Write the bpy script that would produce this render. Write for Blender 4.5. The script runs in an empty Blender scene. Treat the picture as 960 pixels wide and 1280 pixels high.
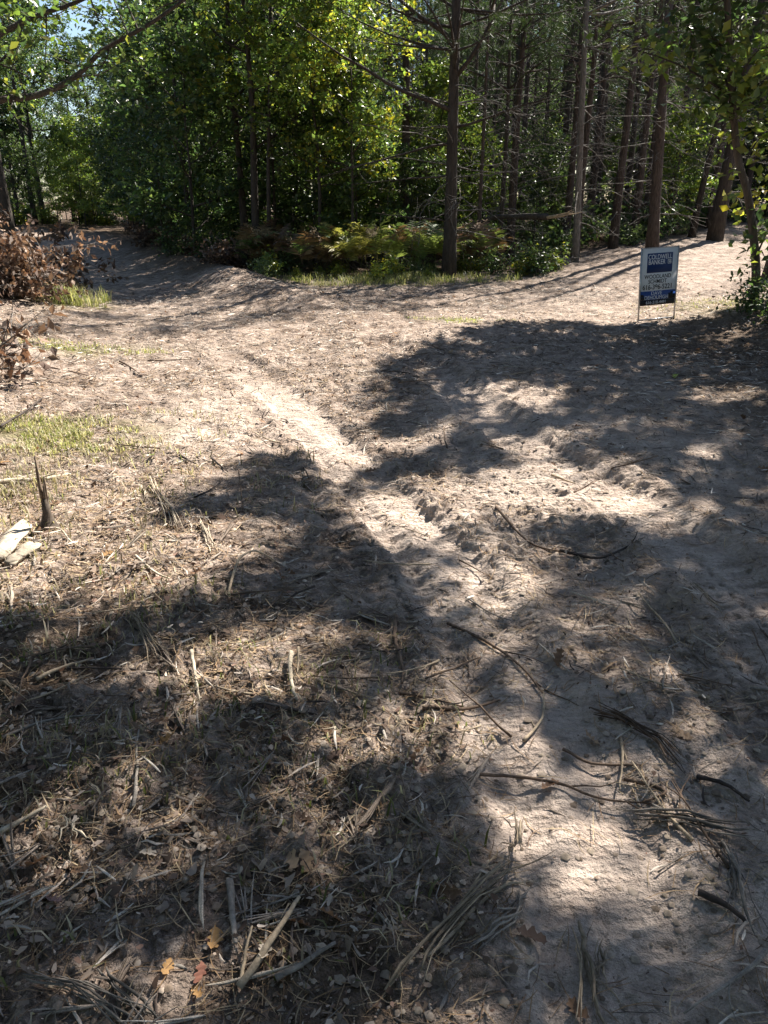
import bpy, math, random
import numpy as np
from mathutils import Vector, Matrix, Euler

# ------------------------------------------------------------------ camera, sky, sun, exposure
sc = bpy.context.scene
COL = sc.collection
R = math.radians
FPX = 961.0                      # focal length in pixels of the 960x1280 photograph
PITCH = R(22.0)
EYE = 1.6
SUN_AZ, SUN_EL = R(38.0), R(46.0)   # azimuth from +Y towards +X

cam_d = bpy.data.cameras.new('camera')
cam = bpy.data.objects.new('camera', cam_d)
COL.objects.link(cam)
cam.location = (0, 0, EYE)
cam.rotation_euler = (math.pi / 2 - PITCH, 0, 0)
cam_d.sensor_fit = 'VERTICAL'
cam_d.sensor_height = 36.0
cam_d.lens = 36.0 * FPX / 1280.0
cam_d.clip_start = 0.05
cam_d.clip_end = 4000
sc.camera = cam

world = bpy.data.worlds.new('World')
sc.world = world
world.use_nodes = True
wn = world.node_tree
wn.nodes.clear()
w_out = wn.nodes.new('ShaderNodeOutputWorld')
w_bg = wn.nodes.new('ShaderNodeBackground')
w_sky = wn.nodes.new('ShaderNodeTexSky')
w_sky.sky_type = 'NISHITA'
w_sky.sun_disc = False
w_sky.sun_elevation = SUN_EL
w_sky.sun_rotation = SUN_AZ
w_sky.dust_density = 0.6
w_sky.ozone_density = 1.5
wn.links.new(w_sky.outputs[0], w_bg.inputs[0])
wn.links.new(w_bg.outputs[0], w_out.inputs[0])
w_bg.inputs[1].default_value = 0.05

SUNV = np.array([math.sin(SUN_AZ) * math.cos(SUN_EL), math.cos(SUN_AZ) * math.cos(SUN_EL), math.sin(SUN_EL)])
sun_d = bpy.data.lights.new('sun', 'SUN')
sun_d.energy = 5.0
sun_d.angle = R(0.53)
sun_d.color = (1.0, 0.94, 0.85)
sun = bpy.data.objects.new('sun', sun_d)
COL.objects.link(sun)
sun.rotation_euler = Vector(SUNV).to_track_quat('Z', 'Y').to_euler()
sun.location = (10, 12, 25)

sc.view_settings.view_transform = 'Standard'
sc.view_settings.look = 'None'
sc.view_settings.gamma = 1.0
sc.view_settings.use_curve_mapping = False
sc.view_settings.exposure = 1.85
sc.render.engine = 'CYCLES'
cy = sc.cycles
cy.max_bounces = 6
cy.diffuse_bounces = 3
cy.glossy_bounces = 2
cy.transmission_bounces = 4
cy.transparent_max_bounces = 4
cy.sample_clamp_indirect = 6.0
cy.caustics_reflective = False
cy.caustics_refractive = False
cy.use_denoising = True

rng = np.random.default_rng(11)
random.seed(5)

# ------------------------------------------------------------------ noise
def _h(ix, iy, s):
    h = (ix.astype(np.int64) * 374761393 + iy.astype(np.int64) * 668265263 + s * 974634777) & 0xFFFFFFFF
    h = ((h ^ (h >> 13)) * 1274126177) & 0xFFFFFFFF
    h = (h ^ (h >> 16)) & 0xFFFFFF
    return h / float(0xFFFFFF)

def vn(x, y, s=0):
    fx, fy = np.floor(x), np.floor(y)
    u, v = x - fx, y - fy
    u = u * u * u * (u * (u * 6 - 15) + 10); v = v * v * v * (v * (v * 6 - 15) + 10)
    a = _h(fx, fy, s); b = _h(fx + 1, fy, s); c = _h(fx, fy + 1, s); d = _h(fx + 1, fy + 1, s)
    return (a + (b - a) * u) * (1 - v) + (c + (d - c) * u) * v

def fbm(x, y, s=0, o=4):
    r = 0; a = .5; t = 0
    for i in range(o):
        ca, sa = math.cos(i * 1.1), math.sin(i * 1.1)
        r = r + a * vn((x * ca - y * sa) * 2 ** i, (x * sa + y * ca) * 2 ** i, s + i * 7); t += a; a *= .5
    return r / t

def ss(a, b, x):
    t = np.clip((x - a) / (b - a), 0, 1)
    return t * t * (3 - 2 * t)

# ------------------------------------------------------------------ the lie of the land
def ray(px, py):
    r_ = (np.asarray(px, float) - 480) / FPX; u = (640 - np.asarray(py, float)) / FPX
    return r_, math.cos(PITCH) + u * math.sin(PITCH), -math.sin(PITCH) + u * math.cos(PITCH)

def flat(px, py):
    dx, dy, dz = ray(px, py)
    t = EYE / -dz
    return np.stack([dx * t, dy * t], -1)

def at(px, py, Y):
    dx, dy, dz = ray(px, py); t = Y / dy
    return np.array([float(dx * t), float(Y), float(EYE + dz * t)])

def pline(pts):
    p = np.array(pts, float)
    return flat(p[:, 0], p[:, 1])

def pdist(x, y, P):
    """distance, signed side and arc length to a polyline"""
    best = np.full(np.shape(x), 1e9); side = np.zeros(np.shape(x)); arc = np.zeros(np.shape(x)); s0 = 0
    for a, b in zip(P[:-1], P[1:]):
        d = b - a; L = math.hypot(*d); d = d / L
        t = np.clip((x - a[0]) * d[0] + (y - a[1]) * d[1], 0, L)
        ex = x - a[0] - t * d[0]; ey = y - a[1] - t * d[1]
        q = np.hypot(ex, ey); m = q < best
        best = np.where(m, q, best); side = np.where(m, np.sign(d[0] * ey - d[1] * ex) * q, side); arc = np.where(m, s0 + t, arc)
        s0 += L
    return best, side, arc

def smoothline(P, n=6):
    P = np.array(P); out = []
    for i in range(len(P) - 1):
        p0 = P[max(i - 1, 0)]; p1 = P[i]; p2 = P[i + 1]; p3 = P[min(i + 2, len(P) - 1)]
        for k in range(n):
            t = k / n
            out.append(.5 * ((2 * p1) + (-p0 + p2) * t + (2 * p0 - 5 * p1 + 4 * p2 - p3) * t * t + (-p0 + 3 * p1 - 3 * p2 + p3) * t ** 3))
    out.append(P[-1])
    return np.array(out)

LEFT_ROAD = np.array([[1.3, .2], [1.0, 2], [.5, 3.6], [-.4, 5.6], [-1.7, 8.2], [-3.2, 11], [-5.0, 14.5], [-7.0, 19], [-9.6, 25], [-13, 33], [-17.5, 41], [-22.5, 46.5], [-30, 50.5], [-44, 53]])
RIGHT_ROAD = np.array([[1.0, 3], [1.2, 7], [2.0, 11], [4.2, 14.2], [7.4, 18], [11, 23.5], [15, 28], [21, 33]])
RUT_A = smoothline(pline([(800, 1290), (735, 1090), (670, 940), (630, 840), (580, 740), (505, 650), (440, 580), (385, 520), (335, 478), (280, 440)]))
RUT_B = smoothline(pline([(1010, 830), (920, 735), (840, 665), (755, 605), (690, 572), (610, 520), (540, 462), (470, 430)]))
RUT_C = smoothline(pline([(600, 1010), (545, 850), (480, 700), (420, 620), (372, 560), (330, 520)]))
RUT_D = smoothline(pline([(1120, 1150), (1000, 950), (930, 860), (840, 780)]))

def Hc(x, y):
    z = .09 * (fbm(x * .22 + 3, y * .22, 3, 3) - .5) * ss(2, 8, np.hypot(x, y)) * 2
    z = z + .055 * np.clip(y - 13, 0, 24) * ss(1.5, 7.5, x)
    z = z + .30 * ss(4.0, 6.2, x - .1 * (y - 9)) * ss(3, 7, y) * (1 - ss(11.5, 14, y))
    d, sd, arc = pdist(x, y, LEFT_ROAD)
    far = ss(9, 15, y)
    z = z - .12 * far * np.exp(-(d / 1.35) ** 2)
    z = z + far * (.24 * np.exp(-((sd + 2.6) / .75) ** 2) * (.4 + fbm(x * .6, y * .6, 9, 3)) + .22 * np.exp(-((sd - 2.3) / .6) ** 2))
    z = z + .10 * ss(1.9, 3.2, -x - .25 * (y - 4)) * ss(1.5, 4, y) * (1 - ss(12, 18, y))
    z = z + .5 * ss(18, 60, y) * (fbm(x * .06, y * .06, 21, 2) - .35) * ss(3, 7, d)
    return z

def rut(x, y, P, w, depth, tread, cut):
    d, sd, arc = pdist(x, y, P)
    wob = .03 * (vn(arc * 3, arc * 0, 5) - .5)
    q = np.abs(sd + wob)
    z = -depth * (1 - ss(w * .75, w * 1.15, q)) + depth * .75 * np.exp(-((q - w * 1.45) / (.3 * w)) ** 2)
    ins = 1 - ss(w * .8, w * 1.0, q)
    if tread > 0:
        ph = arc / .098 + np.sign(sd) * .25 + sd * 2.0 + .35 * (vn(x * 6, y * 6, 33) - .5)
        lug = ss(.30, .42, ph - np.floor(ph)) * (1 - ss(.78, .9, ph - np.floor(ph)))
        m = ss(cut, cut + .14, fbm(x * 1.7, y * 1.7, 31, 3)) * ins * (.75 + .5 * vn(x * 9, y * 9, 34)) * ss(.012, .03, np.abs(np.abs(sd) - .04))
        z = z - tread * lug * m
    return z, ins, q

def masks(x, y):
    """sand (bare track), green (grass), dark (forest floor, darker right bank and left foreground patches)"""
    n = fbm(x * 1.3, y * 1.3, 41, 4) - .5
    d1 = pdist(x, y, LEFT_ROAD)[0]; d2 = pdist(x, y, RIGHT_ROAD)[0]
    road = np.maximum(1 - ss(.7, 1.5, d1 + n * 1.1 - .02 * y), 1 - ss(.9, 2.0, d2 + n * 1.2 - .03 * y))
    near = ss(-.35, .25, x - .12 + n * .5 - .05 * y) * (1 - ss(3.0, 4.2, x - .12 * y)) * (1 - ss(6, 9, y))
    da = pdist(x, y, RUT_A)[0]; db = pdist(x, y, RUT_B)[0]
    inner = np.maximum(1 - ss(.15, .28, da + n * .12), .7 * (1 - ss(.15, .28, db + n * .12)))
    left_patch = np.exp(-((x + 1.45) / .45) ** 2 - ((y - 6.0) / .9) ** 2)
    sand = np.clip(.26 * road + .40 * near + .62 * inner * (1 - ss(6.6, 8.4, y)) + .65 * left_patch, 0, 1)
    sand = np.clip(sand * (.75 + .9 * n) , 0, 1)
    g = np.exp(-((x + 2.35) / .55) ** 2 - ((y - 5.6) / .45) ** 2) + .9 * np.exp(-((x + 5.0) / .4) ** 2 - ((y - 13.2) / .8) ** 2)
    g = g + .8 * np.exp(-((x - .3) / 1.9) ** 2 - ((y - 17.2) / .8) ** 2) + .7 * np.exp(-((x - 5.7) / .9) ** 2 - ((y - 12.6) / .9) ** 2)
    g = g + .5 * np.exp(-((x + 3.4) / .8) ** 2 - ((y - 9.0) / .4) ** 2) + .35 * np.exp(-((x - 1.1) / .5) ** 2 - ((y - 11.4) / .3) ** 2)
    g = np.clip(g * ss(.3, .6, fbm(x * 3, y * 3, 77, 3)) * 1.4, 0, 1)
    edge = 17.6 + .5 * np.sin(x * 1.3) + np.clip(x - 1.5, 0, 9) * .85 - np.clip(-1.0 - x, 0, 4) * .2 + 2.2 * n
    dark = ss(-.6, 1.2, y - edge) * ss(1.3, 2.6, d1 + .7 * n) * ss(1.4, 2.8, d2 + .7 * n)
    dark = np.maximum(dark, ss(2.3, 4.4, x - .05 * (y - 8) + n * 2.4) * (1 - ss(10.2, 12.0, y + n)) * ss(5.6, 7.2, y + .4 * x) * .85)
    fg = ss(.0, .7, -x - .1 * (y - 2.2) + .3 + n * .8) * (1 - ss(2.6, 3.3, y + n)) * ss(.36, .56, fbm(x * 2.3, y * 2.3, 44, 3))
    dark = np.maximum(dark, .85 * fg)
    return sand, g, dark

def H(x, y):
    z = Hc(x, y)
    za, ia, qa = rut(x, y, RUT_A, .20, .026, .008, .44)
    zb, ib, qb = rut(x, y, RUT_B, .21, .034, .016, .30)
    zc, ic, qc = rut(x, y, RUT_C, .17, .014, .014, .30)
    zd, idd, qd = rut(x, y, RUT_D, .18, .018, .014, .38)
    z = z + za + zb + zc + zd
    ins = np.clip(ia + .75 * ib + .5 * ic + .5 * idd, 0, 1)
    sand, g, dark = masks(x, y)
    rough = (1 - .8 * ins) * (1 - .25 * sand)
    z = z + .05 * rough * (fbm(x * 2.1, y * 2.1, 51, 3) - .5)
    z = z + .060 * rough * (fbm(x * 7, y * 7, 52, 3) - .5)
    cl = fbm(x * 22, y * 22, 53, 2)
    patch = ss(.35, .65, fbm(x * 1.1 + 7, y * 1.1, 58, 3))
    z = z + .024 * rough * patch * ss(.48, .78, cl)
    z = z + .005 * (1 - .6 * ins) * ss(.5, .85, vn(x * 55, y * 55, 54)) - .006 * patch * ss(.6, .9, vn(x * 35, y * 35, 55)) * (1 - .5 * ins)
    z = z + .016 * (.4 + .6 * ins) * (fbm(x * 14, y * 14, 56, 3) - .5)
    return z

def gp(px, py):
    z = 0.0
    for _ in range(8):
        dx, dy, dz = ray(px, py); t = (EYE - z) / -dz
        x, y = float(dx * t), float(dy * t)
        z = float(Hc(np.array([x]), np.array([y]))[0])
    return x, y

def Hz(x, y):
    return float(H(np.array([x], float), np.array([y], float))[0])

def to_px(P):
    P = np.asarray(P, float)
    rel = P - np.array([0, 0, EYE])
    f = rel[..., 1] * math.cos(PITCH) - rel[..., 2] * math.sin(PITCH)
    u = rel[..., 1] * math.sin(PITCH) + rel[..., 2] * math.cos(PITCH)
    f = np.where(np.abs(f) < 1e-4, 1e-4, f)
    return 480 + FPX * rel[..., 0] / f, 640 - FPX * u / f, f

# ------------------------------------------------------------------ mesh building
class MB:
    def __init__(self): self.v = []; self.f = []; self.c = []; self.n = 0
    def add(self, v, f, col=(1, 1, 1)):
        v = np.asarray(v, np.float32).reshape(-1, 3); f = np.asarray(f, np.int64)
        self.v.append(v); self.f.append(f + self.n)
        c = np.asarray(col, np.float32)
        self.c.append(np.broadcast_to(c, (len(v), 3)) if c.ndim == 1 else c.reshape(-1, 3))
        self.n += len(v)
    def tube(self, path, rad, sides=6, col=(1, 1, 1), cap=True, lump=0.0):
        P = np.asarray(path, float); n = len(P); rad = np.broadcast_to(np.asarray(rad, float), (n,))
        T = np.gradient(P, axis=0); T /= np.linalg.norm(T, axis=1)[:, None] + 1e-9
        m = P[-1] - P[0]; ref = np.array([1., 0, 0]) if abs(m[0]) < .6 * np.linalg.norm(m) else np.array([0, 1., 0])
        A = np.cross(T, ref); A /= np.linalg.norm(A, axis=1)[:, None] + 1e-9; B = np.cross(T, A)
        th = np.arange(sides) / sides * 2 * math.pi
        rr = rad[:, None] * (1 + lump * (rng.random((n, sides)) - .5))
        V = P[:, None] + rr[..., None] * (np.cos(th)[None, :, None] * A[:, None] + np.sin(th)[None, :, None] * B[:, None])
        i = np.arange(n - 1)[:, None] * sides; j = np.arange(sides)[None]; j2 = (j + 1) % sides
        F = np.stack([i + j, i + j2, i + sides + j2, i + sides + j], -1).reshape(-1, 4)
        self.add(V.reshape(-1, 3), F, col)
        if cap:
            for base, c0 in ((0, P[0]), ((n - 1) * sides, P[-1])):
                k = self.n - n * sides + base if base == 0 else self.n - sides
                pass
            b = self.n - n * sides
            self.v.append(np.array([P[0], P[-1]], np.float32)); self.c.append(np.broadcast_to(np.asarray(col, np.float32), (2, 3)))
            jj = np.arange(sides); k2 = (jj + 1) % sides
            self.f.append(np.stack([b + k2, b + jj, np.full(sides, self.n)], -1))
            e = b + (n - 1) * sides
            self.f.append(np.stack([e + jj, e + k2, np.full(sides, self.n + 1)], -1))
            self.n += 2
    def box(self, lo, hi, col=(1, 1, 1)):
        x0, y0, z0 = lo; x1, y1, z1 = hi
        v = [(x0, y0, z0), (x1, y0, z0), (x1, y1, z0), (x0, y1, z0), (x0, y0, z1), (x1, y0, z1), (x1, y1, z1), (x0, y1, z1)]
        self.add(v, [(0, 3, 2, 1), (4, 5, 6, 7), (0, 1, 5, 4), (1, 2, 6, 5), (2, 3, 7, 6), (3, 0, 4, 7)], col)
    def leaves(self, P, size, up=.35, col=None, aspect=.55, down=0.0):
        """folded leaf faces at P"""
        P = np.asarray(P, float); n = len(P)
        if n == 0: return
        d = rng.normal(size=(n, 3)); d[:, 2] = d[:, 2] * .6 - down; d /= np.linalg.norm(d, axis=1)[:, None]
        nn = rng.normal(size=(n, 3)); nn[:, 2] += up * 4
        w = np.cross(d, nn); w /= np.linalg.norm(w, axis=1)[:, None] + 1e-9
        q = np.cross(w, d)
        L = size * (.65 + .7 * rng.random(n))[:, None]; W = L * aspect
        v0 = P; v1 = P + d * L * .5 + w * W * .5 + q * L * .10; v2 = P + d * L - q * L * .12 * rng.random((n, 1)); v3 = P + d * L * .5 - w * W * .5 + q * L * .10
        V = np.stack([v0, v1, v2, v3], 1).reshape(-1, 3)
        b = np.arange(n)[:, None] * 4
        F = np.concatenate([b + np.array([[0, 2, 1]]), b + np.array([[0, 3, 2]])])
        c = np.repeat(np.asarray(col), 4, axis=0) if col is not None and np.ndim(col) == 2 else (1, 1, 1) if col is None else col
        self.add(V, F, c)
    def needles(self, P, D, k=10, L=.09, w=.006, col=None):
        P = np.asarray(P, float); n = len(P)
        if n == 0: return
        Pk = np.repeat(P, k, 0) + rng.normal(size=(n * k, 3)) * .02
        d = np.repeat(np.asarray(D, float), k, 0) + rng.normal(size=(n * k, 3)) * .7
        d /= np.linalg.norm(d, axis=1)[:, None]
        s = np.cross(d, rng.normal(size=(n * k, 3))); s /= np.linalg.norm(s, axis=1)[:, None]
        l = L * (.7 + .6 * rng.random((n * k, 1)))
        V = np.stack([Pk - s * w * .5, Pk + s * w * .5, Pk + d * l], 1).reshape(-1, 3)
        c = np.repeat(np.repeat(np.asarray(col), k, 0), 3, 0) if col is not None else (1, 1, 1)
        self.add(V, np.arange(n * k * 3).reshape(-1, 3), c)
    def mesh(self, name, mat, smooth=False):
        me = bpy.data.meshes.new(name)
        v = np.concatenate(self.v) if self.v else np.zeros((0, 3), np.float32)
        me.vertices.add(len(v)); me.vertices.foreach_set('co', v.ravel().astype(np.float32))
        li = []; tot = []
        for f in self.f:
            li.append(f.ravel()); tot.append(np.full(len(f), f.shape[1]))
        li = np.concatenate(li).astype(np.int32); tot = np.concatenate(tot).astype(np.int32)
        me.loops.add(len(li)); me.loops.foreach_set('vertex_index', li)
        me.polygons.add(len(tot)); me.polygons.foreach_set('loop_start', np.concatenate([[0], np.cumsum(tot)[:-1]]).astype(np.int32))
        if smooth: me.polygons.foreach_set('use_smooth', np.ones(len(tot), bool))
        me.update(calc_edges=True)
        a = me.color_attributes.new('col', 'FLOAT_COLOR', 'POINT')
        c = np.ones((len(v), 4), np.float32); c[:, :3] = np.concatenate(self.c)
        a.data.foreach_set('color', c.ravel())
        me.materials.append(mat)
        return me
    def build(self, name, mat, parent=None, smooth=False):
        return obj(name, self.mesh(name, mat, smooth), parent)

def obj(name, me, parent=None):
    o = bpy.data.objects.new(name, me); COL.objects.link(o)
    if parent is not None: o.parent = parent
    return o
def tag(o, label=None, cat=None, group=None, kind=None):
    if label: o['label'] = label
    if cat: o['category'] = cat
    if group: o['group'] = group
    if kind: o['kind'] = kind
    return o
def thing(name, label, cat, loc=(0, 0, 0), rz=0, group=None, scale=1.0):
    o = bpy.data.objects.new(name, None); COL.objects.link(o)
    o.location = loc; o.rotation_euler = (0, 0, rz); o.scale = (scale,) * 3
    o.empty_display_size = .2
    return tag(o, label, cat, group)
def copy_thing(root, kids, loc, rz, scale, label, group, tilt=(0, 0)):
    r = root.copy(); COL.objects.link(r)
    r.location = loc; r.rotation_euler = (tilt[0], tilt[1], rz); r.scale = scale if hasattr(scale, '__len__') else (scale,) * 3
    r['label'] = label
    if group: r['group'] = group
    for ch, subs in kids:
        c = ch.copy(); COL.objects.link(c); c.parent = r
        for s in subs:
            q = s.copy(); COL.objects.link(q); q.parent = c
    return r

# ------------------------------------------------------------------ materials
def nmat(name):
    m = bpy.data.materials.new(name); m.use_nodes = True
    nt = m.node_tree; b = nt.nodes['Principled BSDF']
    b.inputs['Specular IOR Level'].default_value = .25
    return m, nt, b
def N(nt, t, **kw):
    n = nt.nodes.new(t)
    for k, v in kw.items():
        if k in n.inputs: n.inputs[k].default_value = v
        else: setattr(n, k, v)
    return n
def link(nt, a, b): nt.links.new(a, b)
def mixc(nt, fac, a, b, mode='MIX'):
    n = nt.nodes.new('ShaderNodeMix'); n.data_type = 'RGBA'; n.blend_type = mode
    for s, val in ((0, fac), (6, a), (7, b)):
        if hasattr(val, 'is_output'): nt.links.new(val, n.inputs[s])
        else: n.inputs[s].default_value = (*val, 1) if isinstance(val, tuple) else val
    return n.outputs[2]
def ramp(nt, fac, stops):
    r = nt.nodes.new('ShaderNodeValToRGB'); e = r.color_ramp.elements
    while len(e) < len(stops): e.new(.5)
    for k, (p, c) in enumerate(stops):
        e[k].position = p; e[k].color = (*c, 1) if isinstance(c, tuple) else (c, c, c, 1)
    nt.links.new(fac, r.inputs[0]); return r.outputs[0]
def attr(nt, name='col', out='Color'):
    a = nt.nodes.new('ShaderNodeAttribute'); a.attribute_name = name; return a.outputs[out]

def leaf_mat(name, trans=.5, rough=.36, spec=.5, tcol=(1.4, 1.55, .95)):
    m, nt, b = nmat(name)
    c = attr(nt)
    oi = nt.nodes.new('ShaderNodeObjectInfo')
    hsv = N(nt, 'ShaderNodeHueSaturation'); link(nt, c, hsv.inputs['Color'])
    mr = N(nt, 'ShaderNodeMapRange'); link(nt, oi.outputs['Random'], mr.inputs[0]); mr.inputs[3].default_value = .75; mr.inputs[4].default_value = 1.25
    link(nt, mr.outputs[0], hsv.inputs['Value'])
    link(nt, hsv.outputs[0], b.inputs['Base Color'])
    b.inputs['Roughness'].default_value = rough; b.inputs['Specular IOR Level'].default_value = spec
    t = nt.nodes.new('ShaderNodeBsdfTranslucent')
    link(nt, mixc(nt, 1.0, hsv.outputs[0], tcol, 'MULTIPLY'), t.inputs[0])
    mx = nt.nodes.new('ShaderNodeMixShader'); mx.inputs[0].default_value = trans
    link(nt, b.outputs[0], mx.inputs[1]); link(nt, t.outputs[0], mx.inputs[2])
    link(nt, mx.outputs[0], nt.nodes['Material Output'].inputs[0])
    return m

def bark_mat(name, c0, c1, sx=14, sz=3, bump=.6, edge=.02):
    m, nt, b = nmat(name)
    tc = nt.nodes.new('ShaderNodeTexCoord'); mp = nt.nodes.new('ShaderNodeMapping')
    mp.inputs['Scale'].default_value = (sx, sx, sz); link(nt, tc.outputs['Object'], mp.inputs[0])
    n = N(nt, 'ShaderNodeTexNoise', Scale=1.6, Detail=6, Roughness=.65); link(nt, mp.outputs[0], n.inputs['Vector'])
    v = N(nt, 'ShaderNodeTexVoronoi', Scale=1.2); v.feature = 'DISTANCE_TO_EDGE'; link(nt, mp.outputs[0], v.inputs['Vector'])
    n2 = N(nt, 'ShaderNodeTexNoise', Scale=1.1, Detail=3); link(nt, tc.outputs['Object'], n2.inputs['Vector'])
    col = ramp(nt, n.outputs[0], [(.28, c0), (.72, c1)])
    col = mixc(nt, ramp(nt, n2.outputs[0], [(.5, 0.), (.7, .45)]), col, tuple(.6 * a + .05 for a in c1))
    col = mixc(nt, 1.0, col, attr(nt), 'MULTIPLY')
    link(nt, col, b.inputs['Base Color']); b.inputs['Roughness'].default_value = .9
    bm = N(nt, 'ShaderNodeBump', Strength=bump, Distance=edge)
    h = ramp(nt, v.outputs['Distance'], [(0., 0.), (.25, 1.)])
    mm = N(nt, 'ShaderNodeMath', operation='ADD'); link(nt, h, mm.inputs[0]); link(nt, n.outputs[0], mm.inputs[1])
    link(nt, mm.outputs[0], bm.inputs['Height']); link(nt, bm.outputs[0], b.inputs['Normal'])
    return m

def wood_mat(name, rough=.85, streak=.5, scale=60):
    m, nt, b = nmat(name)
    tc = nt.nodes.new('ShaderNodeTexCoord')
    n = N(nt, 'ShaderNodeTexNoise', Scale=scale, Detail=5, Roughness=.6); link(nt, tc.outputs['Object'], n.inputs['Vector'])
    n2 = N(nt, 'ShaderNodeTexNoise', Scale=scale * .15, Detail=3); link(nt, tc.outputs['Object'], n2.inputs['Vector'])
    f = ramp(nt, n.outputs[0], [(.3, 1 - streak), (.7, 1.15)])
    f2 = ramp(nt, n2.outputs[0], [(.35, .7), (.65, 1.1)])
    col = mixc(nt, 1.0, mixc(nt, 1.0, attr(nt), f, 'MULTIPLY'), f2, 'MULTIPLY')
    link(nt, col, b.inputs['Base Color']); b.inputs['Roughness'].default_value = rough
    bm = N(nt, 'ShaderNodeBump', Strength=.5, Distance=.004); link(nt, n.outputs[0], bm.inputs['Height']); link(nt, bm.outputs[0], b.inputs['Normal'])
    return m

def plain_mat(name, col, rough=.6, metal=0., spec=.3, wear=.12, scale=30):
    m, nt, b = nmat(name)
    tc = nt.nodes.new('ShaderNodeTexCoord')
    n = N(nt, 'ShaderNodeTexNoise', Scale=scale, Detail=5); link(nt, tc.outputs['Object'], n.inputs['Vector'])
    f = ramp(nt, n.outputs[0], [(.3, 1 - wear), (.7, 1.)])
    link(nt, mixc(nt, 1.0, col, f, 'MULTIPLY'), b.inputs['Base Color'])
    b.inputs['Roughness'].default_value = rough; b.inputs['Metallic'].default_value = metal; b.inputs['Specular IOR Level'].default_value = spec
    return m

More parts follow.
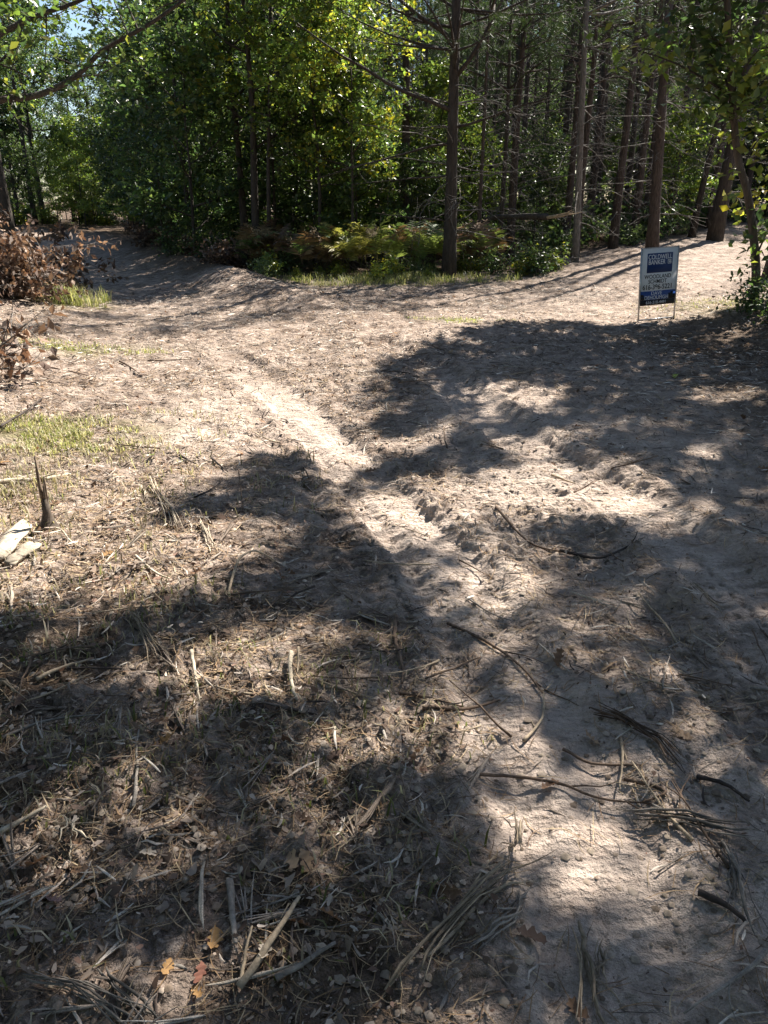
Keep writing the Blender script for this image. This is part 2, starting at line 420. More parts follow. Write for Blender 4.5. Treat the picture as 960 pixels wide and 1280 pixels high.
def ground_mat():
    m, nt, b = nmat('sandy_forest_soil')
    geo = nt.nodes.new('ShaderNodeNewGeometry'); P = geo.outputs['Position']
    def noise(s, d=4, r=.55, dist=0.0):
        n = N(nt, 'ShaderNodeTexNoise', Scale=s, Detail=d, Roughness=r, Distortion=dist); link(nt, P, n.inputs['Vector']); return n.outputs[0]
    def vor(scale, stretch, rot, feat='F1'):
        mp = nt.nodes.new('ShaderNodeMapping'); mp.inputs['Rotation'].default_value = (0, 0, rot); mp.inputs['Scale'].default_value = (stretch, 1, 1); link(nt, P, mp.inputs[0])
        v = N(nt, 'ShaderNodeTexVoronoi', Scale=scale); v.feature = feat; link(nt, mp.outputs[0], v.inputs['Vector']); return v
    sand_a, green_a, dark_a = attr(nt, 'sand', 'Fac'), attr(nt, 'green', 'Fac'), attr(nt, 'dark', 'Fac')
    n_big, n_mid, n_fine, n_grain = noise(1.1, 4), noise(7, 6, .6), noise(48, 5, .65), noise(260, 2)
    sand = mixc(nt, ramp(nt, n_mid, [(.3, 0.), (.7, 1.)]), (.37, .292, .242), (.58, .478, .402))
    sand = mixc(nt, 1.0, sand, ramp(nt, n_fine, [(.25, .62), (.5, 1.), (.8, 1.15)]), 'MULTIPLY')
    sand = mixc(nt, 1.0, sand, ramp(nt, n_grain, [(.3, .8), (.7, 1.12)]), 'MULTIPLY')
    va, vb, vc = vor(42, .28, .5), vor(34, .25, 2.2), vor(26, .8, 1.2)
    def cells(v, stops):
        sep = nt.nodes.new('ShaderNodeSeparateColor'); link(nt, v.outputs['Color'], sep.inputs[0]); return ramp(nt, sep.outputs[0], stops)
    pal = [(0., (.04, .026, .019)), (.3, (.125, .083, .062)), (.55, (.25, .18, .14)), (.8, (.37, .285, .23)), (1., (.54, .45, .375))]
    lit = mixc(nt, ramp(nt, n_fine, [(.45, 0.), (.55, 1.)]), cells(va, pal), cells(vb, pal))
    lit = mixc(nt, ramp(nt, noise(19, 3), [(.5, 0.), (.58, .8)]), lit, cells(vc, [(0., (.10, .06, .035)), (.5, (.24, .155, .10)), (1., (.36, .27, .19))]))
    lit = mixc(nt, 1.0, lit, ramp(nt, n_mid, [(.28, .55), (.55, 1.), (.8, 1.1)]), 'MULTIPLY')
    specks = ramp(nt, noise(95, 3, .6), [(.36, .22), (.46, 1.)])
    blot = ramp(nt, noise(16, 5, .7, .6), [(.36, .30), (.52, 1.)])
    lit = mixc(nt, 1.0, mixc(nt, 1.0, lit, specks, 'MULTIPLY'), blot, 'MULTIPLY')
    base = mixc(nt, ramp(nt, noise(3.2, 5, .65), [(.42, .08), (.62, .62)]), lit, sand)
    fs = nt.nodes.new('ShaderNodeMath'); fs.operation = 'MULTIPLY_ADD'; link(nt, n_mid, fs.inputs[0]); fs.inputs[1].default_value = .5
    link(nt, sand_a, fs.inputs[2])
    base = mixc(nt, ramp(nt, fs.outputs[0], [(.35, 0.), (.95, 1.)]), base, sand)
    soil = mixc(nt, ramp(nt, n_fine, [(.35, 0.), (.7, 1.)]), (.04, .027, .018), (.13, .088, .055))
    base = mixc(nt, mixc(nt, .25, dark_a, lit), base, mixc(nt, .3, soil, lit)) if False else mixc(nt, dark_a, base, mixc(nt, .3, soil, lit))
    # damp turned earth in patches of its own
    base = mixc(nt, ramp(nt, n_big, [(.52, 0.), (.72, .45)]), base, mixc(nt, .5, soil, base))
    grass = mixc(nt, n_fine, (.07, .085, .02), (.21, .20, .06))
    gf = nt.nodes.new('ShaderNodeMath'); gf.operation = 'MULTIPLY'; gf.inputs[1].default_value = .7; link(nt, green_a, gf.inputs[0])
    base = mixc(nt, gf.outputs[0], base, grass)
    link(nt, base, b.inputs['Base Color']); b.inputs['Roughness'].default_value = .95; b.inputs['Specular IOR Level'].default_value = .1
    h1 = N(nt, 'ShaderNodeMath', operation='MULTIPLY'); link(nt, va.outputs['Distance'], h1.inputs[0]); h1.inputs[1].default_value = .55
    h2 = N(nt, 'ShaderNodeMath', operation='MULTIPLY_ADD'); link(nt, n_fine, h2.inputs[0]); h2.inputs[1].default_value = 1.0; link(nt, h1.outputs[0], h2.inputs[2])
    h2b = N(nt, 'ShaderNodeMath', operation='MULTIPLY_ADD'); link(nt, noise(17, 4, .6), h2b.inputs[0]); h2b.inputs[1].default_value = 1.1; link(nt, h2.outputs[0], h2b.inputs[2]); h2 = h2b
    h3 = N(nt, 'ShaderNodeMath', operation='MULTIPLY_ADD'); link(nt, n_grain, h3.inputs[0]); h3.inputs[1].default_value = .18; link(nt, h2.outputs[0], h3.inputs[2])
    bm = N(nt, 'ShaderNodeBump', Strength=.9, Distance=.03); link(nt, h3.outputs[0], bm.inputs['Height']); link(nt, bm.outputs[0], b.inputs['Normal'])
    return m

M = dict(
    ground=ground_mat(),
    leaf=leaf_mat('broad_leaf'), shading_leaf=leaf_mat('shading_oak_leaf', .14, .4, .4), needle=leaf_mat('pine_needle', .25, .5, .3, (1.2, 1.2, .6)),  # low translucency oak leaf added to darken the shade cast by the roadside crowns
    dead=leaf_mat('dead_leaf', .22, .7, .15, (1.3, 1.0, .7)), grass=leaf_mat('grass_blade', .4, .5, .3),
    bark=bark_mat('dark_bark', (.025, .020, .016), (.085, .070, .058)),
    pine=bark_mat('pine_bark', (.034, .025, .020), (.115, .088, .074), 18, 4),
    grey=bark_mat('dead_grey_bark', (.075, .067, .06), (.24, .215, .19), 20, 5, .4),
    wood=wood_mat('weathered_wood'), chip=wood_mat('wood_shred', .9, .35, 90),
)

# ------------------------------------------------------------------ ground: one sheet to the horizon, the worn tracks cut out of it as their own object
def build_ground():
    a = np.concatenate([np.linspace(R(66), R(32), 210)[:-1], np.linspace(R(32), R(8.5), 520)[:-1], np.linspace(R(8.5), R(3.2), 90)])
    r = EYE / np.tan(a)
    r = np.concatenate([[.25, .45], r, np.geomspace(r[-1] * 1.05, 2500, 40)])
    th = np.concatenate([np.linspace(-37, 37, 430), np.linspace(37, 323, 64)[1:-1]]) * math.pi / 180
    nr, nt_ = len(r), len(th)
    X = (r[:, None] * np.sin(th)[None]).ravel(); Y = (r[:, None] * np.cos(th)[None]).ravel()
    Z = H(X, Y)
    fade = 1 - ss(150, 600, np.hypot(X, Y)); Z = Z * fade
    V = np.stack([X, Y, Z], -1)
    i = np.arange(nr - 1)[:, None] * nt_; j = np.arange(nt_)[None]; j2 = (j + 1) % nt_
    F = np.stack([i + j, i + nt_ + j, i + nt_ + j2, i + j2], -1).reshape(-1, 4)
    sand, g, dark = masks(X, Y)
    cx, cyy = X[F].mean(1), Y[F].mean(1)
    n = fbm(cx * 1.3, cyy * 1.3, 41, 4) - .5
    d1 = pdist(cx, cyy, LEFT_ROAD)[0]; d2 = pdist(cx, cyy, RIGHT_ROAD)[0]
    on_l = (d1 + n * .5 < 1.5) & (np.hypot(cx, cyy) < 70); on_r = (d2 + n * .5 < 1.5) & (cyy > 1) & ~on_l
    def part(name, sel, extra):
        f = F[sel]; u, inv = np.unique(f, return_inverse=True)
        mb = MB(); mb.add(V[u], inv.reshape(-1, 4))
        if extra is not None: mb.add(*extra)
        me = mb.mesh(name, M['ground'], True)
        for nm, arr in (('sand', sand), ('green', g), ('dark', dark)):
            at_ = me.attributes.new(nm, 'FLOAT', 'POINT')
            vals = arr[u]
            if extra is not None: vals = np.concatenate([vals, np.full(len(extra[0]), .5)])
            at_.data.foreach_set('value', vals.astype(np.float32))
        return tag(obj(name, me), kind='structure')
    # middle cap under the feet
    ring = V[:nt_]; capv = np.concatenate([ring, [[0, 0, float(ring[:, 2].mean())]]])
    jj = np.arange(nt_)
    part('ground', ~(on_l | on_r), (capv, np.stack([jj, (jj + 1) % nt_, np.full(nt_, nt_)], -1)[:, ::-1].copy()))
    part('sandy_track', on_l, None)
    part('side_track', on_r, None)
build_ground()

# ------------------------------------------------------------------ trees
def pal(cols, n, var=.25):
    cols = np.array(cols, float)
    c = cols[rng.integers(0, len(cols), n)] * (1 + var * (rng.random((n, 1)) - .5) * 2)
    return np.clip(c, 0, 1)

OAK = [(.058, .092, .036), (.075, .108, .040), (.044, .074, .034), (.10, .122, .045)]
MAPLE = [(.12, .17, .035), (.15, .19, .04), (.10, .15, .035), (.20, .20, .04), (.14, .19, .06)]
YELLOW = [(.34, .28, .03), (.28, .26, .04), (.20, .22, .04)]
PINE = [(.05, .085, .035), (.065, .105, .045), (.08, .12, .05)]
BROWN = [(.14, .092, .068), (.19, .135, .10), (.09, .062, .05), (.27, .20, .15), (.16, .105, .08), (.13, .105, .09), (.22, .17, .14)]

def limb(start, d, L, n=6, up=.15, wob=.10):
    p = np.array(start, float); d = np.array(d, float); d /= np.linalg.norm(d); out = [p.copy()]
    for _ in range(n - 1):
        d = d + rng.normal(size=3) * wob; d[2] += up / n; d /= np.linalg.norm(d)
        p = p + d * L / (n - 1); out.append(p.copy())
    return np.array(out)

def along(path, t):
    k = t * (len(path) - 1); i = np.minimum(k.astype(int), len(path) - 2); f = (k - i)[:, None]
    return path[i] * (1 - f) + path[i + 1] * f

def trunk_path(h, lean=(0, 0), wob=.08, n=12):
    t = np.linspace(0, 1, n); p = np.zeros((n, 3)); p[:, 2] = t * h
    ph = rng.random(4) * 6.28
    p[:, 0] = lean[0] * t * h + wob * np.sin(t * 5 + ph[0]) * t + wob * .5 * np.sin(t * 11 + ph[1]) * t
    p[:, 1] = lean[1] * t * h + wob * np.sin(t * 4.3 + ph[2]) * t + wob * .5 * np.sin(t * 12 + ph[3]) * t
    p[0, 2] = -.35
    return p

def trunk_rad(r0, n, top=.12):
    t = np.linspace(0, 1, n); r = r0 * (1 - t * (1 - top)); r[0] *= 1.35; r[1] *= 1.04
    return r

def broadleaf(h, r0, first, nb, spread, leaves_per, size, cols, lean=(0, 0), up=.35, sub=6, mb=None, cr=None, wob=.12, scatter=.26, bcol=(1, 1, 1)):
    """wood and crown of a broad-leaved tree"""
    mb = mb or MB(); cr = cr or MB()
    tp = trunk_path(h, lean, wob); mb.tube(tp, trunk_rad(r0, len(tp)), 9, bcol, lump=.12)
    for k in range(nb):
        t = first + (1 - first) * ((k + rng.random() * .7) / nb) * .97
        s = along(tp, np.array([t]))[0]
        az = k * 2.4 + rng.random() * .8; el = .15 + .65 * t + rng.normal() * .12
        L = spread * (.45 + .75 * math.sin(math.pi * min(1, .18 + .82 * (t - first) / (1 - first + 1e-6)))) * (.75 + .5 * rng.random())
        d = (math.cos(az) * math.cos(el), math.sin(az) * math.cos(el), math.sin(el))
        bp = limb(s, d, L, 6, up, .13)
        rb = max(.010, r0 * (1 - t) * .42 + .008)
        mb.tube(bp, np.linspace(rb, rb * .25, 6), 5, bcol, cap=False)
        for q in range(sub):
            tt = .3 + .7 * (q + rng.random()) / sub
            s2 = along(bp, np.array([min(tt, .99)]))[0]
            d2 = np.array(d) + rng.normal(size=3) * .75
            sp = limb(s2, d2, L * .42 * (.6 + .6 * rng.random()), 4, .1, .2)
            mb.tube(sp, np.linspace(rb * .35 + .003, .003, 4), 3, bcol, cap=False)
            n = int(leaves_per * (.6 + .8 * rng.random()))
            nc = 5; cc_ = along(sp, rng.random(nc) ** .6 * .999) + rng.normal(size=(nc, 3)) * scatter * np.array([1, 1, .7]) * .8
            pick = rng.integers(0, nc, n); lp = cc_[pick] + rng.normal(size=(n, 3)) * (scatter * np.array([.38, .38, .24]))
            cr.leaves(lp, size * rng.uniform(.75, 1.25), .3, pal(cols, n) * rng.uniform(.75, 1.25))
    return mb, cr

def pine_tree(h, r0, live_from, dead_from=.9, whorl=.5, spread=2.0, tufts=9, lean=(0, 0), dead_len=1.4, sparse=1.0):
    wood, crown, dead = MB(), MB(), MB()
    tp = trunk_path(h, lean, .07, 16); wood.tube(tp, trunk_rad(r0, 16, .15), 12, lump=.10)
    z = dead_from
    while z < h - .3:
        t = z / h; s0 = along(tp, np.array([t]))[0]
        for k in range(rng.integers(2, 5)):
            az = rng.random() * 6.28
            if z < live_from:
                el = rng.normal() * .22 - .05
                L = dead_len * (.35 + .9 * rng.random())
                d = np.array([math.cos(az) * math.cos(el), math.sin(az) * math.cos(el), math.sin(el)])
                bp = limb(s0, d, L, 6, -.25, .16)
                dead.tube(bp, np.linspace(.013, .003, 6), 4, (.9, .9, .9), cap=False)
                for q in range(rng.integers(2, 9)):
                    s2 = along(bp, np.array([.25 + .74 * rng.random()]))[0]
                    sp = limb(s2, d + rng.normal(size=3) * .7, L * .4 * rng.random() + .12, 4, -.3, .3)
                    dead.tube(sp, np.linspace(.005, .0025, 4), 3, np.full(3, rng.uniform(.5, 1.3)), cap=False)
            else:
                f = (z - live_from) / (h - live_from)
                el = .15 + .5 * f + rng.normal() * .1
                L = spread * (1.05 - .85 * f) * (.7 + .5 * rng.random())
                d = np.array([math.cos(az) * math.cos(el), math.sin(az) * math.cos(el), math.sin(el)])
                bp = limb(s0, d, L, 5, .2, .1)
                wood.tube(bp, np.linspace(.03 * (1.2 - f), .006, 5), 4, cap=False)
                for q in range(4):
                    s2 = along(bp, np.array([.3 + .69 * rng.random()]))[0]
                    d2 = d + rng.normal(size=3) * .6
                    sp = limb(s2, d2, L * .4, 4, .15, .15)
                    wood.tube(sp, np.linspace(.008, .003, 4), 3, cap=False)
                    n = max(1, int(tufts * sparse * (.5 + rng.random())))
                    P = along(sp, rng.random(n) ** .5 * .999) + rng.normal(size=(n, 3)) * .10
                    D = np.tile(d2 / np.linalg.norm(d2), (n, 1)) + np.array([0, 0, .3])
                    crown.needles(P, D, 12, .11, .009, pal(PINE, n))
        z += whorl * (.7 + .6 * rng.random())
    return wood, crown, dead

protos = {}
def make_proto(key, name, cat, parts):
    """parts: list of (part name, MB, material, kind)"""
    protos[key] = (name, cat, [(n, mb.mesh(n, mt, sm), kd) for n, mb, mt, sm, kd in parts if mb.n])
LOOK = {'oak0': 'broad green oak', 'oak1': 'tall high branched oak', 'oak2': 'low branched oak', 'sap0': 'tall dark green oak sapling', 'sap1': 'slim dark green oak sapling',
        'sap2': 'yellow green maple sapling', 'sap3': 'short yellow green maple sapling', 'pine0': 'tall full crowned pine', 'pine1': 'low crowned pine', 'pine2': 'tallest thick pine', 'pine3': 'sparse needled thin pine',
        'shrub0': 'pale green leafy shrub', 'shrub1': 'dark green shrub', 'shrub2': 'brown withered shrub', 'shrub3': 'yellowing leafy shrub'}
def place(key, x, y, rz=None, scale=1.0, label='', group=None, tilt=(0, 0), z=None, name=None, cat=None):
    nm, ct, parts = protos[key]
    look = LOOK[key]; label = look + ' ' + label; group = look + 's ' + group
    rz = random.random() * 6.28 if rz is None else rz
    zz = float(Hc(np.array([x]), np.array([y]))[0]) if z is None else z
    o = thing(name or nm, label, cat or ct, (x, y, zz), rz, group)
    o.scale = scale if hasattr(scale, '__len__') else (scale,) * 3
    o.rotation_euler = (tilt[0], tilt[1], rz)
    for n, me, kd in parts:
        c = obj(n, me, o)
        if kd: c['kind'] = kd
    return o

for k, (h, f) in enumerate(((11, .30), (13, .38), (9.5, .22))):
    w, c = broadleaf(h, .13 + .02 * k, f, 20, 2.4, 95, .13, OAK, up=.3, sub=6)
    make_proto('oak%d' % k, 'oak_tree', 'tree', [('trunk', w, M['bark'], True, None), ('crown', c, M['leaf'], False, None)])
for k, (h, cols) in enumerate(((5.5, OAK), (4.4, OAK), (5.0, MAPLE), (3.4, MAPLE))):
    w, c = broadleaf(h, .035, .10, 16, 1.35, 70, .115, cols, up=.5, sub=5, wob=.2, scatter=.2)
    make_proto('sap%d' % k, 'sapling', 'tree', [('trunk', w, M['bark'], True, None), ('crown', c, M['leaf'], False, None)])
for k, (h, lf, tf) in enumerate(((14, 5.0, 9), (12, 3.8, 9), (15, 5.5, 8), (12, 5.2, 4))):
    w, c, d = pine_tree(h, .12 + .012 * k, lf, .8, .5, 2.2, tf)
    make_proto('pine%d' % k, 'pine_tree', 'tree', [('trunk', w, M['pine'], True, None), ('crown', c, M['needle'], False, None), ('dead_branchwork', d, M['grey'], True, 'stuff')])
def shrub(h, n_st, per, size, cols):
    w, c = MB(), MB()
    for k in range(n_st):
        az = rng.random() * 6.28; el = .7 + .6 * rng.random()
        bp = limb((rng.normal() * .08, rng.normal() * .08, -.05), (math.cos(az) * math.cos(el), math.sin(az) * math.cos(el), math.sin(el)), h * (.6 + .5 * rng.random()), 5, .1, .15)
        w.tube(bp, np.linspace(.008, .003, 5), 4, cap=False)
        P = along(bp, (.25 + .75 * rng.random(per)) * .999) + rng.normal(size=(per, 3)) * h * .14
        P[:, 2] = np.maximum(P[:, 2], .03)
        c.leaves(P, size, .5, pal(cols, per))
    return w, c
for k, (h, cols, sz) in enumerate(((.7, [(.12, .15, .07), (.16, .19, .10), (.10, .14, .05)], .085), (.9, OAK, .10), (.6, BROWN, .10), (.55, YELLOW + MAPLE, .08))):
    w, c = shrub(h, 12, 40, sz, cols)
    make_proto('shrub%d' % k, 'shrub', 'shrub', [('stem', w, M['bark'], True, None), ('foliage', c, M['leaf'] if k != 2 else M['dead'], False, None)])

def frond_mb(L, cols):
    mb = MB(); n = 11
    t = np.linspace(0, 1, n); path = np.stack([t * L * .75, np.zeros(n), L * (.75 * t - .62 * t * t)], -1)
    c = pal(cols, 1)[0]
    mb.tube(path, np.linspace(.004, .0015, n), 3, c * .7, cap=False)
    for i in range(3, n):
        w = L * .36 * (1 - (t[i] - .2) / .85) + .02
        for s in (-1, 1):
            for e in (0, .5):
                b = path[i] - (path[i] - path[i - 1]) * e
                tip = b + np.array([w * .45, s * w, -.12 * w + rng.normal() * .02])
                f = (path[i] - path[i - 1]) * .42
                mid = (b + tip) / 2
                mb.add([b - f * .3, mid - f * .5 + (0, 0, .01), tip, mid + f * .6 + (0, 0, .005), b + f * .5], [(0, 1, 3), (0, 3, 4), (1, 2, 3)], c * (.8 + .4 * rng.random()))
    return mb
FROND = [frond_mb(.62, [cc]).mesh('frond', M['dead'] if i < 3 else M['grass']) for i, cc in enumerate(((.19, .125, .08), (.14, .095, .07), (.28, .205, .11), (.34, .30, .09), (.19, .22, .07), (.11, .16, .055)))]
def fern(x, y, kinds, n, sc_, label, group):
    o = thing('bracken_fern', label, 'fern', (x, y, float(Hc(np.array([x]), np.array([y]))[0])), random.random() * 6.28, group)
    for k in range(n):
        f = obj('frond', FROND[random.choice(kinds)], o)
        f.rotation_euler = (random.uniform(-.3, .3), random.uniform(-1.0, -.25), k * 6.28 / n + random.random() * .7)
        f.location = (0, 0, .15 + random.random() * .35)
        s = sc_ * random.uniform(.7, 1.25); f.scale = (s, s, s)
    return o

def d_road(x, y):
    a = np.array([x]); b = np.array([y])
    return float(pdist(a, b, LEFT_ROAD)[0][0]), float(pdist(a, b, RIGHT_ROAD)[0][0])

# --- named trees of the forest edge -------------------------------------------------
def hero_pine(px, py, h, r0, live, label, lean=(0, 0), dead_len=1.6, dead_from=.9, spread=2.2, tufts=7, mat='pine', sparse=1.0, whorl=.45, loc=None):
    x, y = gp(px, py) if loc is None else loc
    w, c, d = pine_tree(h, r0, live, dead_from, whorl, spread, tufts, lean, dead_len, sparse)
    o = thing('pine_tree', label, 'tree', (x, y, float(Hc(np.array([x]), np.array([y]))[0])), 0)
    w.build('trunk', M[mat], o, True)
    if c.n: c.build('crown', M['needle'], o)
    if d.n: tag(d.build('dead_branchwork', M['grey'], o, True), kind='stuff')
    return o

centre = hero_pine(561, 346, 11.5, .145, 4.0, 'thick dark pine with bare dead boughs at the bracken edge of the clearing', dead_len=2.3, dead_from=1.0, spread=2.6, tufts=8, mat='bark', whorl=.33)
cx0, cy0 = centre.location.x, centre.location.y
for (z0, az, el, L, rr) in ((3.3, 2.9, .35, 3.6, .05), (3.9, .35, .75, 3.0, .05), (2.7, 3.4, .05, 3.2, .03), (4.5, 3.0, .6, 3.0, .05), (3.0, .1, .25, 2.4, .03), (1.15, 3.05, .12, 1.7, .022), (2.1, 3.3, -.1, 2.2, .022)):
    b = MB(); d = (math.cos(az) * math.cos(el), -.25, math.sin(el))
    bp = limb((0, 0, z0), d, L, 8, .25 if el > .2 else -.35, .09)
    b.tube(bp, np.linspace(rr, rr * .2, 8), 6)
    for q in range(11):
        s2 = along(bp, np.array([.2 + .79 * rng.random()]))[0]
        sp = limb(s2, np.array(d) + rng.normal(size=3) * .7, .25 + .6 * rng.random(), 4, 0, .25)
        b.tube(sp, np.linspace(rr * .25, .002, 4), 3, cap=False)
    b.build('branch', M['bark'], centre, True)
hero_pine(597, 338, 8.0, .055, 5.0, 'thin dark young pine standing close beside the thick dark pine', dead_len=1.2, tufts=5)
hero_pine(717, 322, 11.0, .085, 5.0, 'slender grey pine with tangled dead twigs above the snapped log', dead_len=1.9, mat='grey', sparse=.5, whorl=.33, loc=(4.6, 19.4), lean=(-.05, 0))
hero_pine(758, 315, 11.0, .12, 4.6, 'dark brown pine rising behind the pale leafed shrubs by the side track', dead_len=1.5, sparse=.5, loc=(6.2, 22.0))
hero_pine(795, 305, 12.0, .11, 5.0, 'dark pine in shade just behind the reddish pine', dead_len=1.4, sparse=.4, loc=(7.8, 24.5))
hero_pine(806, 312, 11.0, .145, 8.5, 'straight reddish brown pine right behind the real estate sign', dead_len=1.5, sparse=.35, loc=(6.75, 20.4), lean=(-.06, 0))
hero_pine(838, 300, 13.0, .12, 5.2, 'grey brown pine between the reddish pine and the thick leaning pine', dead_len=1.4, sparse=.4, loc=(9.2, 26.5))
hero_pine(858, 303, 12.0, .095, 9.5, 'slim black trunked pine leaning next to the thick leaning pine', lean=(.10, .0), dead_len=1.2, sparse=.4, mat='bark', loc=(9.1, 24.2))
hero_pine(876, 303, 13.0, .20, 9.0, 'thick black leaning pine at the bend of the side track', lean=(.06, .02), dead_len=1.3, sparse=.4, mat='bark', loc=(9.4, 23.2))
hero_pine(765, 300, 12.0, .09, 6.0, 'thin pine deep in shade behind the slender grey pine', dead_len=1.4, mat='bark', loc=(6.6, 26.5))

def hero_broad(loc, h, r0, first, nb, spread, per, size, cols, label, lean=(0, 0), up=.3, sub=5, name='oak_tree', mat='bark', scatter=.22):
    w, c = broadleaf(h, r0, first, nb, spread, per, size, cols, lean, up, sub, scatter=scatter)
    o = thing(name, label, 'tree', (loc[0], loc[1], float(Hc(np.array([loc[0]]), np.array([loc[1]]))[0])), 0)
    w.build('trunk', M[mat], o, True); c.build('crown', M['leaf'], o)
    return o
def slim(px, py, top_px, h, r0, label, Y=None, **kw):
    x, y = gp(px, py) if Y is None else (at(px, py, Y)[0], Y)
    return hero_broad((x, y), h, r0, kw.get('first', .3), kw.get('nb', 12), kw.get('spread', 1.9), kw.get('per', 70), kw.get('size', .12), kw.get('cols', OAK), label, lean=kw.get('lean', (0, 0)))
slim(240, 312, 200, 10, .085, 'slim dark oak leaning over the shaded left track', Y=24, lean=(-.02, 0), first=.22)
slim(306, 300, 300, 11, .10, 'straight black oak trunk at the inner bend of the left track', Y=21.5, first=.32, spread=2.2)
slim(322, 318, 315, 9, .11, 'mossy dark oak with low leaves beside the brown bracken', Y=20.5, first=.30, cols=OAK + MAPLE)
slim(337, 322, 345, 8, .06, 'slanting thin oak growing out beside the mossy dark oak', Y=20.2, lean=(.05, 0), first=.35, cols=MAPLE)
slim(400, 320, 400, 6.5, .05, 'young maple with bright yellow green leaves above the bracken', Y=20.0, first=.28, cols=MAPLE, nb=18, per=85, spread=1.7)
slim(440, 320, 440, 5.5, .04, 'small maple hung with sunlit pale leaves left of the thick dark pine', Y=19.4, first=.36, cols=MAPLE + YELLOW, nb=14, per=60, spread=1.5)
slim(345, 315, 345, 7.0, .05, 'yellowing maple sapling rising behind the slanting thin oak', Y=22.0, first=.40, cols=MAPLE + YELLOW, nb=14, per=80, spread=1.8)
# left of the left track
hero_broad((at(14, 300, 19.5)[0], 19.5), 9.5, .15, .42, 13, 2.4, 45, .12, MAPLE + OAK, 'sunlit rough barked oak rising behind the heap of brown brush', lean=(-.02, 0))

# broad crooked limbs reaching in from an oak beside the track
lim = thing('oak_tree', 'oak whose long crooked limbs arch over the left track', 'tree', (-7.2, 10.5, float(Hc(np.array([-7.2]), np.array([10.5]))[0])), 0)
w = MB(); tp = trunk_path(9.5, (.03, .0), .1); w.tube(tp, trunk_rad(.21, len(tp)), 10, lump=.12); w.build('trunk', M['bark'], lim, True)
lc = MB()
L0 = np.array(lim.location)
for pts, rr in (([(-7.05, 10.5, 3.4), at(-60, 132, 10.8), at(0, 125, 11), at(50, 118, 11.2), at(95, 95, 11.4), at(130, 62, 11.6), at(190, 28, 11.8), at(250, -15, 12)], .055),
                ([(-7.05, 10.5, 4.0), at(-50, 70, 10.6), at(0, 42, 10.8), at(45, 20, 11), at(95, 3, 11.2), at(150, -25, 11.4)], .05),
                ([(-7.1, 10.5, 3.0), at(-60, 20, 10), at(-5, -8, 10), at(25, -30, 10.2)], .03)):
    P = smoothline(np.array(pts), 4) - L0
    b = MB(); b.tube(P, np.linspace(rr, rr * .35, len(P)), 7, lump=.1)
    for q in range(12):
        s2 = along(P, np.array([.25 + .74 * rng.random()]))[0]
        sp = limb(s2, rng.normal(size=3) * (1, .6, .8) + np.array([.3, 0, .25]), .4 + .8 * rng.random(), 5, .1, .2)
        b.tube(sp, np.linspace(rr * .22, .003, 5), 4, cap=False)
        n = 24; lp = along(sp, rng.random(n) * .999) + rng.normal(size=(n, 3)) * .17
        lc.leaves(lp, .11, .3, pal(MAPLE + OAK, n))
    b.build('branch', M['bark'], lim, True)
for k in range(14):
    az = k * 2.4; s = along(tp, np.array([.5 + .035 * k]))[0]
    bp = limb(s, (math.cos(az), math.sin(az), .6), 1.7, 5, .3, .15)
    b = MB(); b.tube(bp, np.linspace(.03, .006, 5), 5, cap=False); b.build('branch', M['bark'], lim, True)
    n = 130; lc.leaves(along(bp, rng.random(n) ** .6 * .999) + rng.normal(size=(n, 3)) * .35, .12, .3, pal(OAK + MAPLE, n))
lc.build('crown', M['leaf'], lim)

# thin leaning oak beside the sign, big sunlit leaves
tx, ty = gp(944, 384)
th = thing('oak_tree', 'thin leaning oak with big sunlit green leaves beside the sign', 'tree', (tx, ty, float(Hc(np.array([tx]), np.array([ty]))[0])), 0)
T0 = np.array(th.location)
pts = np.array([np.array([tx, ty, T0[2] - .2]), at(945, 340, ty), at(941, 290, ty), at(934, 240, ty), at(922, 195, ty), at(915, 120, ty), at(911, 40, ty), at(905, -60, ty), at(900, -150, ty), at(905, -240, ty)])
P = smoothline(pts, 3) - T0
w = MB(); w.tube(P, np.linspace(.066, .028, len(P)), 9, (1.7, 1.6, 1.5), lump=.1); w.build('trunk', M['bark'], th, True)
lc = MB()
for (px, py, sx, sy, tz, nl, cols) in ((955, 100, -.1, .1, .3, 100, OAK + MAPLE), (900, 130, 0, 0, .2, 70, OAK + MAPLE), (880, 60, 0, 0, .4, 90, OAK), (950, 60, 0, 0, .4, 80, MAPLE), (870, 110, 0, 0, .1, 50, OAK),
        (962, 160, 0, 0, 0, 80, MAPLE), (958, 240, 0, 0, -.1, 40, YELLOW), (930, 225, 0, 0, -.1, 16, MAPLE), (968, 280, 0, 0, 0, 60, OAK), (850, 30, 0, 0, .3, 90, OAK), (930, 20, 0, 0, .3, 80, OAK), (800, 60, 0, 0, 0, 45, MAPLE), (770, 55, 0, 0, 0, 40, MAPLE), (955, 320, 0, 0, 0, 14, MAPLE),
        (940, -60, 0, 0, .4, 220, OAK), (850, -70, 0, 0, .4, 200, OAK), (900, -140, 0, 0, .4, 260, OAK), (980, -120, 0, 0, .4, 240, OAK), (840, -170, 0, 0, .4, 220, OAK), (930, -220, 0, 0, .4, 260, OAK)):
    e = at(px, py, ty + rng.normal() * .5) - T0; nl = int(nl * (1.7 if py > -30 else 1))
    k = int(np.argmin(np.abs(P[:, 2] - max(.6, e[2] - .5)))); s = P[k]
    mid = (s + e) / 2 + np.array([0, 0, .08])
    bp = smoothline(np.array([s, mid, e]), 4)
    b = MB(); b.tube(bp, np.linspace(.018, .005, len(bp)), 5, cap=False); b.build('branch', M['bark'], th, True)
    lp = along(bp, (.35 + .65 * rng.random(nl)) * .999) + rng.normal(size=(nl, 3)) * np.array([.22, .25, .16])
    lc.leaves(lp, .14, .35, pal(cols, nl), .6)
lc.build('crown', M['leaf'], th)

